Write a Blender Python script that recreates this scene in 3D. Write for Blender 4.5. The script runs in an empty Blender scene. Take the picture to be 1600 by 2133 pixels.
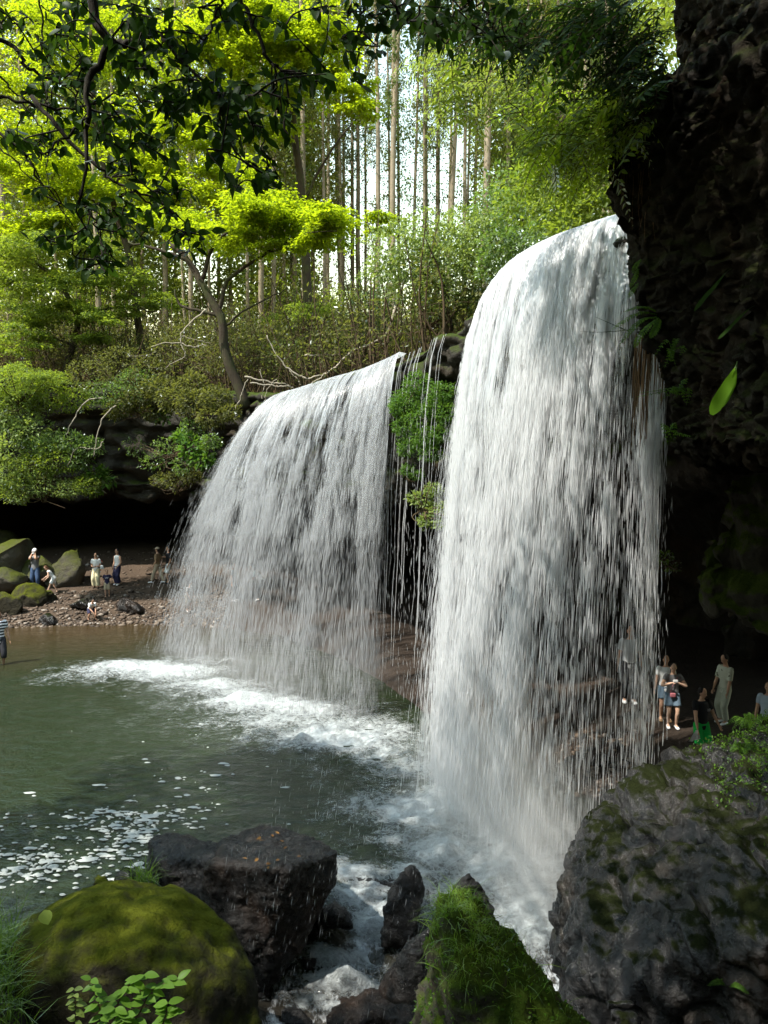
import bpy, math, random
import numpy as np
from mathutils import Vector, Matrix
R = math.radians
rng = np.random.default_rng(11)
random.seed(5)
sc = bpy.context.scene
COL = sc.collection

# ------------------------------------------------------------------ camera
TH = R(4.0); F = 1540.0; EYE = 6.0
cd = bpy.data.cameras.new('camera'); cam = bpy.data.objects.new('camera', cd); COL.objects.link(cam)
cam.location = (0, 0, EYE); cam.rotation_euler = (R(90) - TH, 0, 0)
cd.sensor_fit = 'VERTICAL'; cd.sensor_height = 24.0; cd.lens = 24.0 * F / 2133.0
cd.clip_start = 0.05; cd.clip_end = 900
sc.camera = cam
# ------------------------------------------------------------------ light
SUN = Vector((-0.58, -0.33, 1.0)).normalized()
w = bpy.data.worlds.new('World'); sc.world = w; w.use_nodes = True
nt = w.node_tree; bg = nt.nodes['Background']; sky = nt.nodes.new('ShaderNodeTexSky')
sky.sky_type = 'NISHITA'; sky.sun_disc = False
sky.sun_elevation = math.asin(SUN.z); sky.sun_rotation = math.atan2(SUN.x, SUN.y)
sky.air_density = 3.0; sky.dust_density = 0.6; sky.ozone_density = 1.0
nt.links.new(sky.outputs[0], bg.inputs[0]); bg.inputs[1].default_value = 0.15
sl = bpy.data.lights.new('sun', 'SUN'); sun = bpy.data.objects.new('sun', sl); COL.objects.link(sun)
sl.energy = 3.6; sl.angle = R(0.55); sl.color = (1.0, 0.95, 0.86)
sun.rotation_euler = SUN.to_track_quat('Z', 'Y').to_euler(); sun.location = (-20, 0, 40)
vs = sc.view_settings
vs.view_transform = 'Standard'; vs.look = 'None'; vs.gamma = 1.0; vs.use_curve_mapping = False
vs.exposure = 1.55
cy = sc.cycles
cy.use_denoising = True
try:
    cy.denoiser = 'OPENIMAGEDENOISE'; cy.denoising_input_passes = 'RGB_ALBEDO_NORMAL'; cy.denoising_prefilter = 'ACCURATE'
except Exception: pass
cy.max_bounces = 8; cy.diffuse_bounces = 4; cy.glossy_bounces = 3; cy.transmission_bounces = 5
cy.transparent_max_bounces = 24; cy.volume_bounces = 1; cy.caustics_reflective = False; cy.caustics_refractive = False
cy.sample_clamp_indirect = 6.0; cy.use_adaptive_sampling = True; cy.adaptive_threshold = 0.012

# ------------------------------------------------------------------ helpers
def at(px, py, Y):
    """the place, Y metres ahead of the viewer, that is sighted at a point of the photograph"""
    u = (px - 800.0) / F; v = (1066.5 - py) / F
    dy = math.cos(TH) + v * math.sin(TH); dz = -math.sin(TH) + v * math.cos(TH)
    t = Y / dy
    return np.array((u * t, Y, EYE + dz * t))
def on(px, py, z):
    u = (px - 800.0) / F; v = (1066.5 - py) / F
    dy = math.cos(TH) + v * math.sin(TH); dz = -math.sin(TH) + v * math.cos(TH)
    t = (z - EYE) / dz
    return np.array((u * t, dy * t, z))

def _h(ix, iy, iz, s):
    n = (ix * 374761393 + iy * 668265263 + iz * 2147483647 % 4294967291 + iz * 1274126177 + s * 974711) & 0xffffffff
    n = ((n ^ (n >> 13)) * 1274126177) & 0xffffffff
    n = n ^ (n >> 16)
    return (n & 0xffff) / 32767.5 - 1.0
def vnoise(p, s=0):
    p = np.asarray(p, float); i = np.floor(p).astype(np.int64); f = p - i; f = f * f * (3 - 2 * f)
    ix, iy, iz = i[..., 0], i[..., 1], i[..., 2]; fx, fy, fz = f[..., 0], f[..., 1], f[..., 2]
    r = 0
    for dx in (0, 1):
        for dy in (0, 1):
            for dz in (0, 1):
                wgt = (fx if dx else 1 - fx) * (fy if dy else 1 - fy) * (fz if dz else 1 - fz)
                r = r + wgt * _h(ix + dx, iy + dy, iz + dz, s)
    return r
def fbm(p, s=0, o=4, lac=2.03, gain=.5):
    p = np.asarray(p, float); r = 0; a = 1.0
    for k in range(o):
        r = r + a * vnoise(p, s + k * 17); p = p * lac + 3.7; a *= gain
    return r
def ridged(p, s=0, o=4):
    p = np.asarray(p, float); r = 0; a = 1.0
    for k in range(o):
        r = r + a * (1 - 2 * np.abs(vnoise(p, s + k * 17))); p = p * 2.03 + 1.3; a *= .5
    return r
def sstep(a, b, x):
    t = np.clip((x - a) / (b - a), 0, 1); return t * t * (3 - 2 * t)
def unit(v):
    v = np.asarray(v, float); return v / (np.linalg.norm(v, axis=-1, keepdims=True) + 1e-12)

def mesh(name, V, Fs, mat, parent=None, smooth=True, rnd=None, uv=None, mi=None):
    """Fs: list of int arrays (n,3) or (n,4)"""
    V = np.ascontiguousarray(V, dtype=np.float32)
    Fs = [np.asarray(f, dtype=np.int32) for f in Fs if len(f)]
    me = bpy.data.meshes.new(name)
    me.vertices.add(len(V)); me.vertices.foreach_set('co', V.ravel())
    tot = np.concatenate([np.full(len(f), f.shape[1], np.int32) for f in Fs])
    li = np.concatenate([f.ravel() for f in Fs])
    me.loops.add(len(li)); me.loops.foreach_set('vertex_index', li)
    me.polygons.add(len(tot)); st = np.concatenate(([0], np.cumsum(tot)[:-1])).astype(np.int32)
    me.polygons.foreach_set('loop_start', st)
    if smooth: me.polygons.foreach_set('use_smooth', np.ones(len(tot), bool))
    for m in (mat if isinstance(mat, (list, tuple)) else [mat]): me.materials.append(m)
    if mi is not None: me.polygons.foreach_set('material_index', np.asarray(mi, np.int32))
    if rnd is not None:
        a = me.attributes.new('rnd', 'FLOAT', 'POINT'); a.data.foreach_set('value', np.asarray(rnd, np.float32))
    if uv is not None:
        a = me.attributes.new('flow', 'FLOAT_VECTOR', 'POINT'); a.data.foreach_set('vector', np.asarray(uv, np.float32).ravel())
    me.update(calc_edges=True); me.validate()
    o = bpy.data.objects.new(name, me); COL.objects.link(o)
    if parent is not None: o.parent = parent
    return o
class MB:
    def __init__(s): s.v = []; s.f = []; s.r = []; s.n = 0
    def add(s, V, Fs, r=None):
        V = np.asarray(V, float).reshape(-1, 3)
        for f in Fs:
            if len(f): s.f.append(np.asarray(f, np.int64) + s.n)
        s.v.append(V); s.r.append(np.full(len(V), rng.random()) if r is None else np.broadcast_to(np.asarray(r, float), (len(V),)))
        s.n += len(V); return s
    def build(s, name, mat, parent=None, smooth=True, origin=None):
        V = np.concatenate(s.v)
        if origin is not None: V = V - np.asarray(origin)
        # one array per face size, kept in order of size
        t = [f for f in s.f if f.shape[1] == 3]; q = [f for f in s.f if f.shape[1] == 4]
        Fs = ([np.concatenate(t)] if t else []) + ([np.concatenate(q)] if q else [])
        o = mesh(name, V, Fs, mat, parent, smooth, np.concatenate(s.r))
        if origin is not None: o.location = Vector([float(c) for c in origin])
        return o
def tag(o, label=None, cat=None, group=None, kind=None):
    if label: o['label'] = label
    if cat: o['category'] = cat
    if group: o['group'] = group
    if kind: o['kind'] = kind
    return o
def empty(name, loc=(0, 0, 0), rz=0.0, label=None, cat=None, group=None):
    o = bpy.data.objects.new(name, None); COL.objects.link(o); o.empty_display_size = .2
    o.location = Vector([float(c) for c in loc]); o.rotation_euler = (0, 0, rz)
    bpy.context.view_layer.update
    return tag(o, label, cat, group)
def under(o, root):
    """make a part that was built in world coordinates a child of a root (roots here are only moved and turned about Z)"""
    m = Matrix.Translation(root.location) @ root.rotation_euler.to_matrix().to_4x4()
    o.parent = root; o.matrix_parent_inverse = m.inverted(); return o

def smooth_path(P, n):
    P = np.asarray(P, float); k = len(P)
    if k < 3: return np.array([P[0] + (P[-1] - P[0]) * t for t in np.linspace(0, 1, n)])
    E = np.concatenate([(2 * P[0] - P[1])[None], P, (2 * P[-1] - P[-2])[None]]); t = np.linspace(0, k - 1 - 1e-9, n); i = t.astype(int); f = (t - i)
    f = f.reshape((-1,) + (1,) * (P.ndim - 1))
    a, b, c, d = E[i], E[i + 1], E[i + 2], E[i + 3]
    return .5 * ((2 * b) + (c - a) * f + (2 * a - 5 * b + 4 * c - d) * f ** 2 + (-a + 3 * b - 3 * c + d) * f ** 3)
def tube(P, r, seg=6, caps=True):
    P = np.asarray(P, float); n = len(P); r = np.broadcast_to(np.asarray(r, float), (n,))
    T = unit(np.gradient(P, axis=0)); up = np.array((0, 0, 1.0)) if abs(T[0][2]) < .9 else np.array((1.0, 0, 0))
    N = np.zeros_like(P); u = unit(np.cross(T[0], up))
    for i in range(n):
        u = u - T[i] * np.dot(u, T[i]); u = u / (np.linalg.norm(u) + 1e-9); N[i] = u
    B = np.cross(T, N); a = np.linspace(0, 2 * np.pi, seg, endpoint=False)
    V = P[:, None] + r[:, None, None] * (np.cos(a)[None, :, None] * N[:, None] + np.sin(a)[None, :, None] * B[:, None])
    V = V.reshape(-1, 3); i = np.arange(n - 1)[:, None] * seg; j = np.arange(seg)[None]; k = (j + 1) % seg
    Q = np.stack([i + j, i + k, i + seg + k, i + seg + j], -1).reshape(-1, 4)
    Fs = [Q]
    if caps:
        V = np.vstack([V, P[0], P[-1]]); jj = np.arange(seg); kk = (jj + 1) % seg
        Fs.append(np.stack([np.full(seg, n * seg), kk, jj], -1)); b = (n - 1) * seg
        Fs.append(np.stack([np.full(seg, n * seg + 1), b + jj, b + kk], -1))
    return V, Fs
def grid_faces(nu, nv):
    i = np.arange(nu - 1)[:, None] * nv; j = np.arange(nv - 1)[None]
    return np.stack([i + j, i + j + 1, i + nv + j + 1, i + nv + j], -1).reshape(-1, 4)
def grid_normals(G):
    du = np.gradient(G, axis=0); dv = np.gradient(G, axis=1); return unit(np.cross(du, dv))
def loft(ctrl, nu, nv):
    C = np.asarray(ctrl, float)
    A = smooth_path(C, nu)                       # along u
    return np.swapaxes(smooth_path(np.swapaxes(A, 0, 1), nv), 0, 1)
_ico = {}
def ico(sub):
    if sub not in _ico:
        import bmesh
        b = bmesh.new(); bmesh.ops.create_icosphere(b, subdivisions=sub, radius=1.0)
        V = np.array([v.co[:] for v in b.verts]); Fx = np.array([[v.index for v in f.verts] for f in b.faces]); b.free(); _ico[sub] = (V, Fx)
    return _ico[sub]
def rock_shape(size, seed, sub=4, cuts=9, depth=(.62, .95), amp=.10, freq=1.6, planes=(), fine=.02):
    V, Fx = ico(sub); V = V.copy(); g = np.random.default_rng(seed)
    for k in range(cuts):
        n = unit(g.normal(size=3)); d = g.uniform(*depth); e = V @ n - d; V -= np.maximum(e, 0)[:, None] * n * .92
    for n, d in planes:
        n = unit(n); e = V @ n - d; V -= np.maximum(e, 0)[:, None] * n * .96
    D = unit(V)
    V = V + D * (amp * fbm(V * freq + seed, seed, 4))[:, None]
    V = V * np.asarray(size, float)
    V = V + unit(V) * (fine * ridged(V * 5 + seed, seed + 3, 3))[:, None]
    return V, Fx

# ------------------------------------------------------------------ leaves
def kites(C, A, N, L, W, fold=.18):
    """leaf shaped folded pairs of triangles. C base points, A axis, N upper side"""
    A = unit(A); S = unit(np.cross(A, N)); N = np.cross(S, A)
    L = np.broadcast_to(np.asarray(L, float), (len(C),))[:, None]; W = np.broadcast_to(np.asarray(W, float), (len(C),))[:, None]
    m = C + A * L * .45
    V = np.stack([C, m + S * W * .5 + N * W * fold, C + A * L - N * L * .06, m - S * W * .5 + N * W * fold], 1)
    k = np.arange(len(C))[:, None] * 4
    return V.reshape(-1, 3), np.concatenate([k + np.array([[0, 1, 2]]), k + np.array([[0, 2, 3]])])
def leaf_obj(name, C, A, N, L, W, mat, parent=None, rnd=None):
    V, Fx = kites(C, A, N, L, W)
    r = rng.random(len(C)) if rnd is None else rnd
    return mesh(name, V, [Fx], mat, parent, False, np.repeat(r, 4))
def spray(c, rad, n, tilt=.25, droop=.35, thick=.10, g=None, L=.11):
    """one flat layer of a crown"""
    g = g or rng
    a = g.uniform(0, 2 * np.pi, n); r = np.sqrt(g.random(n)); 
    lob = .72 + .28 * np.sin(a * g.integers(3, 6) + g.uniform(0, 6))
    x = np.cos(a) * r * lob; y = np.sin(a) * r * lob
    tx, ty = g.normal(0, tilt, 2)
    z = thick * g.normal(size=n) * rad + (-droop * (x * x + y * y)) * rad * .6 + (tx * x + ty * y) * rad
    C = np.stack([x * rad, y * rad, z], -1) + np.asarray(c)
    A = np.stack([x + g.normal(0, .55, n), y + g.normal(0, .55, n), -.25 + g.normal(0, .22, n)], -1)
    N = np.stack([g.normal(0, .38, n), g.normal(0, .38, n), np.ones(n)], -1)
    return C, A, N
def blob(c, rad, n, g=None, hollow=.5, down=.2):
    g = g or rng
    D = unit(g.normal(size=(n, 3))); r = hollow + (1 - hollow) * g.random(n) ** .7
    r = r * (1 + .35 * fbm(D * 1.7 + np.asarray(c)[None] * 1.3, 5, 2))
    C = D * r[:, None] * np.asarray(rad) + np.asarray(c)
    A = D + g.normal(0, .7, (n, 3)); A[:, 2] -= down
    N = D * .5 + g.normal(0, .45, (n, 3)) + np.array((0, 0, .7))
    return C, A, N
def cat(parts): return [np.concatenate(x) for x in zip(*parts)]
# ------------------------------------------------------------------ materials
class NT:
    def __init__(s, name):
        s.m = bpy.data.materials.new(name); s.m.use_nodes = True; s.t = s.m.node_tree; s.t.nodes.clear()
        s.out = s.n('ShaderNodeOutputMaterial')
    def n(s, typ, **kw):
        x = s.t.nodes.new(typ)
        for k, v in kw.items(): setattr(x, k, v)
        return x
    def link(s, a, b): s.t.links.new(a, b)
    def set(s, sock, v):
        if v is None: return
        if hasattr(v, 'is_linked') or isinstance(v, bpy.types.NodeSocket): s.link(v, sock)
        elif isinstance(v, tuple) and len(v) == 3 and sock.type == 'RGBA': sock.default_value = (*v, 1)
        else: sock.default_value = v
    def coord(s, kind='Object', scale=(1, 1, 1), rot=(0, 0, 0)):
        if kind == 'World':
            c = s.n('ShaderNodeNewGeometry').outputs['Position']
        else:
            c = s.n('ShaderNodeTexCoord').outputs[kind]
        mp = s.n('ShaderNodeMapping'); s.link(c, mp.inputs[0]); mp.inputs['Scale'].default_value = scale; mp.inputs['Rotation'].default_value = rot
        return mp.outputs[0]
    def attr(s, name, out='Fac'): return s.n('ShaderNodeAttribute', attribute_name=name).outputs[out]
    def noise(s, vec, scale=5, detail=6, rough=.6, dist=0.0):
        x = s.n('ShaderNodeTexNoise'); s.link(vec, x.inputs['Vector']); x.inputs['Scale'].default_value = scale
        x.inputs['Detail'].default_value = detail; x.inputs['Roughness'].default_value = rough; x.inputs['Distortion'].default_value = dist
        return x.outputs['Fac']
    def voro(s, vec, scale=5, feature='F1', out='Distance', rnd=1.0):
        x = s.n('ShaderNodeTexVoronoi', feature=feature); s.link(vec, x.inputs['Vector']); x.inputs['Scale'].default_value = scale; x.inputs['Randomness'].default_value = rnd
        return x.outputs[out]
    def ramp(s, fac, stops, interp='LINEAR'):
        x = s.n('ShaderNodeValToRGB'); e = x.color_ramp.elements; x.color_ramp.interpolation = interp
        while len(e) < len(stops): e.new(.5)
        for k, (p, c) in enumerate(stops):
            e[k].position = p; e[k].color = (*c, 1) if isinstance(c, tuple) else (c, c, c, 1)
        s.link(fac, x.inputs[0]); return x.outputs[0]
    def math(s, op, a, b=None, c=None, clamp=False):
        x = s.n('ShaderNodeMath', operation=op, use_clamp=clamp)
        for k, v in enumerate((a, b, c)):
            if v is not None: s.set(x.inputs[k], v)
        return x.outputs[0]
    def mix(s, f, a, b):
        x = s.n('ShaderNodeMix', data_type='RGBA'); s.set(x.inputs[0], f); s.set(x.inputs[6], a); s.set(x.inputs[7], b); return x.outputs[2]
    def nz(s):
        g = s.n('ShaderNodeNewGeometry'); sp = s.n('ShaderNodeSeparateXYZ'); s.link(g.outputs['Normal'], sp.inputs[0]); return sp.outputs['Z']
    def xyz(s):
        g = s.n('ShaderNodeNewGeometry'); sp = s.n('ShaderNodeSeparateXYZ'); s.link(g.outputs['Position'], sp.inputs[0]); return sp.outputs
    def bump(s, h, strength=.5, dist=.05, prev=None):
        x = s.n('ShaderNodeBump'); s.set(x.inputs['Height'], h); x.inputs['Strength'].default_value = strength; x.inputs['Distance'].default_value = dist
        if prev is not None: s.link(prev, x.inputs['Normal'])
        return x.outputs[0]
    def princ(s, color, rough=.6, normal=None, spec=.5, **kw):
        p = s.n('ShaderNodeBsdfPrincipled'); s.set(p.inputs['Base Color'], color); s.set(p.inputs['Roughness'], rough)
        s.set(p.inputs['Specular IOR Level'], spec)
        if normal is not None: s.link(normal, p.inputs['Normal'])
        for k, v in kw.items(): s.set(p.inputs[k.replace('_', ' ')], v)
        s.link(p.outputs[0], s.out.inputs[0]); return p
    def shader_mix(s, f, a, b):
        x = s.n('ShaderNodeMixShader'); s.set(x.inputs[0], f); s.link(a, x.inputs[1]); s.link(b, x.inputs[2]); return x.outputs[0]
    def done(s, sh=None):
        if sh is not None: s.link(sh, s.out.inputs[0])
        return s.m
def plain(name, c, rough=.8, spec=.3):
    t = NT(name); v = t.coord('Object'); n = t.noise(v, 14, 3)
    col = t.mix(n, tuple(x * .82 for x in c), tuple(min(1, x * 1.12) for x in c)); t.princ(col, rough, None, spec); return t.m
def leaf_mat(name, dark, light, trans, tf=.45, rough=.45, gloss=.25):
    """thin leaf: reflected colour varies leaf by leaf, light passes through it"""
    t = NT(name); r = t.attr('rnd'); v = t.coord('World'); n = t.noise(v, .55, 2)
    f = t.math('ADD', t.math('MULTIPLY', r, .65), t.math('MULTIPLY', t.math('SUBTRACT', n, .3), .8), clamp=True)
    col = t.mix(f, dark, light); d = t.n('ShaderNodeBsdfDiffuse'); t.link(col, d.inputs[0])
    tr = t.n('ShaderNodeBsdfTranslucent'); tc = t.mix(f, tuple(x * .6 for x in trans), trans); t.link(tc, tr.inputs[0])
    s1 = t.shader_mix(tf, d.outputs[0], tr.outputs[0]); g = t.n('ShaderNodeBsdfGlossy'); g.inputs['Roughness'].default_value = rough
    g.inputs[0].default_value = (.9, .95, 1, 1)
    fr = t.n('ShaderNodeFresnel'); fr.inputs[0].default_value = 1.4
    return t.done(t.shader_mix(t.math('MULTIPLY', fr.outputs[0], gloss), s1, g.outputs[0]))
M = {}
def rock_mat(name, dark, mid, moss=(.035, .055, .008), moss_lo=.35, moss_hi=.8, wet=.35, lichen=0.0, scale=1.0, mossn=.9, brown=None, strata=None, sb=.7, spec=.55, wr=.45):
    t = NT(name); v = t.coord('World'); n1 = t.noise(v, 1.1 * scale, 8, .65); n2 = t.noise(v, 7 * scale, 8, .7)
    n3 = t.noise(v, 38 * scale, 4, .7); vo = t.voro(v, 3.1 * scale, 'DISTANCE_TO_EDGE')
    f = t.math('ADD', t.math('MULTIPLY', n1, .55), t.math('MULTIPLY', n2, .45))
    col = t.ramp(f, [(.3, dark), (.52, tuple((a + b) / 2 for a, b in zip(dark, mid))), (.72, mid)])
    if brown: col = t.mix(t.ramp(t.noise(v, .8 * scale, 5), [(.5, 0.0), (.66, .75)]), col, brown)
    if lichen > 0:
        l = t.noise(v, 5.5, 9, .75); l2 = t.noise(v, .9, 3)
        lm = t.math('MULTIPLY', t.ramp(l, [(.62, 0.0), (.69, 1.0)]), t.ramp(l2, [(.45, 0.0), (.62, 1.0)]))
        col = t.mix(t.math('MULTIPLY', lm, lichen), col, (.23, .22, .17))
    ma = t.math('ADD', t.nz(), t.math('MULTIPLY', t.math('SUBTRACT', t.math('ADD', t.math('MULTIPLY', n1, .7), t.math('MULTIPLY', n2, .6)), .62), mossn * 2.2))
    mm = t.ramp(ma, [(moss_lo, 0.0), (moss_hi, 1.0)])
    mc = t.mix(t.noise(v, 9, 5), tuple(x * .4 for x in moss), tuple(x * 1.45 for x in moss))
    mc = t.mix(t.ramp(n3, [(.4, 0.0), (.62, 1.0)]), mc, tuple(x * 1.3 for x in moss))
    col = t.mix(mm, col, mc)
    ro = t.ramp(t.math('ADD', t.math('MULTIPLY', n1, .6), t.math('MULTIPLY', n2, .4)), [(.38, wet), (.62, min(1, wet + wr))])
    ro = t.mix(mm, ro, (.95, .95, .95))
    b = t.bump(n1, .5, .25 / scale); b = t.bump(n2, sb, .08 / scale, b); b = t.bump(n3, sb * .8, .015, b)
    b = t.bump(t.ramp(vo, [(0.0, 0.0), (.06, 1.0)]), .25, .03, b)
    p = t.princ(col, ro, b, .5)
    t.set(p.inputs['Specular IOR Level'], t.mix(mm, (spec,) * 3, (.04, .04, .04)))
    return t.m
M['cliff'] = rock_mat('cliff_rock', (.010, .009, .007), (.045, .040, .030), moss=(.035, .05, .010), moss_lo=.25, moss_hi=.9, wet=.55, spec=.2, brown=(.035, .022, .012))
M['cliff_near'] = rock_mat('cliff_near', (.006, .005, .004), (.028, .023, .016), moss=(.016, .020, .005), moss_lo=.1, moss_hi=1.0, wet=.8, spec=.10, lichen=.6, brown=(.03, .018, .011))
M['cave'] = rock_mat('cave_rock', (.008, .007, .006), (.03, .026, .02), moss_lo=1.5, moss_hi=2.0, wet=.6, spec=.1)
M['mosswall'] = rock_mat('mossy_wall', (.02, .018, .012), (.06, .055, .03), moss=(.05, .07, .012), moss_lo=-.5, moss_hi=.4, wet=.8)
M['wetrock'] = rock_mat('wet_rock', (.0035, .0035, .0035), (.013, .012, .0115), moss=(.03, .045, .006), moss_lo=1.6, moss_hi=2.2, spec=.4, wet=.10, brown=(.035, .02, .012), sb=1.0)
M['bigrock'] = rock_mat('boulder_rock', (.005, .005, .005), (.022, .020, .019), moss=(.010, .0125, .004), moss_lo=.75, moss_hi=2.0, spec=.45, wet=.06, wr=.36, brown=(.024, .017, .010), sb=.75)
M['mossrock'] = rock_mat('mossy_rock', (.012, .011, .007), (.04, .034, .02), moss=(.058, .066, .006), moss_lo=.40, moss_hi=1.25, wet=.75, spec=.15, mossn=1.0)
M['stump'] = rock_mat('moss_stump', (.014, .011, .006), (.035, .026, .014), moss=(.032, .050, .006), moss_lo=-.25, moss_hi=.7, wet=.8, mossn=1.1)
M['farboulder'] = rock_mat('far_boulder', (.03, .026, .018), (.10, .085, .055), moss=(.05, .06, .010), moss_lo=0.1, moss_hi=1.0, wet=.8)
def soil_mat():
    t = NT('sand_and_gravel'); v = t.coord('World'); n = t.noise(v, 1.2, 6); n2 = t.noise(v, 22, 5, .7); vo = t.voro(v, 13, 'F1', 'Color')
    c = t.mix(n, (.030, .020, .013), (.085, .055, .034)); c = t.mix(t.ramp(n2, [(.45, 0.0), (.7, .6)]), c, (.05, .035, .022))
    X, Y, Z = t.xyz(); wet_shade = t.ramp(t.math('ADD', t.math('MULTIPLY', X, .1), .9), [(.15, 0.0), (.5, .72)]); c = t.mix(wet_shade, c, (.016, .011, .008))   # darker toward the falls: spray-wet sand, and shade put into its colour
    h = t.voro(v, 13, 'F1')
    b = t.bump(n2, .6, .03); b = t.bump(h, .35, .04, b); t.princ(c, .8, b, .3); return t.m
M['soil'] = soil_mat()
def litter_mat():
    t = NT('leaf_litter'); v = t.coord('World'); n = t.noise(v, .7, 6); n2 = t.noise(v, 16, 6, .75)
    c = t.mix(n2, (.035, .02, .009), (.20, .11, .045)); c = t.mix(t.ramp(n, [(.45, 0.0), (.65, .85)]), c, (.05, .055, .014))
    b = t.bump(n2, .9, .12); t.princ(c, .9, b, .2); return t.m
M['litter'] = litter_mat()
def bark_mat(name, a, b, moss=.3):
    t = NT(name); v = t.coord('World', (1, 1, .18)); n = t.noise(v, 14, 6, .7); n1 = t.noise(t.coord('World'), 1.2, 4)
    c = t.mix(n, a, b); c = t.mix(t.math('MULTIPLY', t.ramp(n1, [(.45, 0.0), (.65, 1.0)]), moss), c, (.05, .065, .015))
    t.princ(c, .9, t.bump(n, .8, .03), .2); return t.m
M['bark'] = bark_mat('bark', (.014, .010, .007), (.06, .046, .03), .5)
M['barkdark'] = bark_mat('bark_dark', (.010, .008, .006), (.03, .024, .017), .1)
M['cedar'] = bark_mat('cedar_bark', (.13, .10, .07), (.36, .30, .22), .3)
M['deadwood'] = bark_mat('dead_wood', (.16, .13, .10), (.42, .37, .29), .1)
M['root'] = bark_mat('root', (.05, .028, .014), (.16, .095, .045), .05)
M['twig'] = bark_mat('twig', (.03, .02, .012), (.10, .065, .035), .2)
M['l_maple'] = leaf_mat('maple_leaf', (.07, .12, .006), (.18, .25, .010), (.55, .68, .012), .62, gloss=.08)
M['l_maple2'] = leaf_mat('green_maple_leaf', (.05, .09, .012), (.15, .20, .022), (.40, .52, .035), .52, gloss=.2)
M['l_green'] = leaf_mat('green_leaf', (.04, .08, .016), (.13, .19, .04), (.27, .44, .045), .45, gloss=.35)
M['l_pale'] = leaf_mat('pale_leaf', (.08, .13, .025), (.22, .28, .07), (.42, .54, .07), .45, gloss=.35)
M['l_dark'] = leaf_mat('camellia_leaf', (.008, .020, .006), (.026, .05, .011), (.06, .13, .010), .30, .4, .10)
M['l_hang'] = leaf_mat('hanging_leaf', (.022, .05, .010), (.07, .12, .015), (.45, .62, .025), .52, .4, .15)
M['l_cedar'] = leaf_mat('cedar_leaf', (.03, .055, .014), (.10, .14, .035), (.20, .28, .04), .4, gloss=.1)
M['l_brush'] = leaf_mat('undergrowth_leaf', (.035, .045, .013), (.125, .125, .035), (.26, .28, .04), .42, gloss=.15)
M['l_fern'] = leaf_mat('fern_leaf', (.03, .075, .010), (.09, .17, .018), (.20, .42, .02), .45, gloss=.2)
M['l_vivid'] = leaf_mat('vivid_leaf', (.025, .07, .010), (.10, .19, .022), (.20, .38, .025), .40, gloss=.2)
M['l_strap'] = leaf_mat('strap_leaf', (.06, .13, .008), (.09, .19, .010), (.22, .46, .012), .5, gloss=.15)
M['grass'] = leaf_mat('grass_blade', (.05, .10, .012), (.15, .24, .03), (.25, .45, .04), .4, gloss=.06)
M['deadleaf'] = leaf_mat('fallen_leaf', (.12, .05, .015), (.38, .20, .06), (.2, .1, .02), .2)
# falling water: clear, glinting ribbons and white spray
def water_strand(name, col=(.87, .88, .89), tf=.5, clear=.4):
    t = NT(name); d = t.n('ShaderNodeBsdfDiffuse'); d.inputs[0].default_value = (*col, 1)
    tr = t.n('ShaderNodeBsdfTranslucent'); tr.inputs[0].default_value = (*col, 1)
    g = t.n('ShaderNodeBsdfGlossy'); g.inputs['Roughness'].default_value = .3; g.inputs[0].default_value = (1, 1, 1, 1)
    a = t.shader_mix(.10, t.shader_mix(tf, d.outputs[0], tr.outputs[0]), g.outputs[0])
    tp = t.n('ShaderNodeBsdfTransparent'); return t.done(t.shader_mix(clear, a, tp.outputs[0]))
M['strand_thin'] = water_strand('thin_falling_water', (.56, .57, .58), .5, .70)
M['strand'] = water_strand('falling_water')
M['drop'] = water_strand('water_drop', (.75, .78, .82), .4)
def sheet_mat(name, lo, hi):
    t = NT(name); f = t.attr('flow', 'Vector'); sp = t.n('ShaderNodeSeparateXYZ'); t.link(f, sp.inputs[0])
    mp = t.n('ShaderNodeMapping'); t.link(f, mp.inputs[0]); mp.inputs['Scale'].default_value = (6.0, .55, 1)
    n = t.noise(mp.outputs[0], 1.0, 5, .65, .4)
    mp2 = t.n('ShaderNodeMapping'); t.link(f, mp2.inputs[0]); mp2.inputs['Scale'].default_value = (26.0, 1.5, 1)
    n2 = t.noise(mp2.outputs[0], 1.0, 4, .7)
    a = t.math('ADD', t.math('MULTIPLY', n, .6), t.math('MULTIPLY', n2, .4))
    a = t.math('ADD', a, t.math('MULTIPLY', sp.outputs['Z'], .30))       # flow z: how full the sheet runs here
    al = t.ramp(a, [(lo, 0.0), (hi, 1.0)])
    d = t.n('ShaderNodeBsdfDiffuse'); d.inputs[0].default_value = (.80, .84, .88, 1)
    tl = t.n('ShaderNodeBsdfTranslucent'); tl.inputs[0].default_value = (.80, .84, .88, 1)
    g = t.n('ShaderNodeBsdfGlossy'); g.inputs['Roughness'].default_value = .15
    b = t.bump(a, .8, .08)
    for x in (d, tl, g): t.link(b, x.inputs['Normal'])
    s = t.shader_mix(.15, t.shader_mix(.45, d.outputs[0], tl.outputs[0]), g.outputs[0])
    tp = t.n('ShaderNodeBsdfTransparent'); clear = tp.outputs[0]
    return t.done(t.shader_mix(al, clear, s))
M['sheet'] = sheet_mat('water_sheet', .50, .78)
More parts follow.
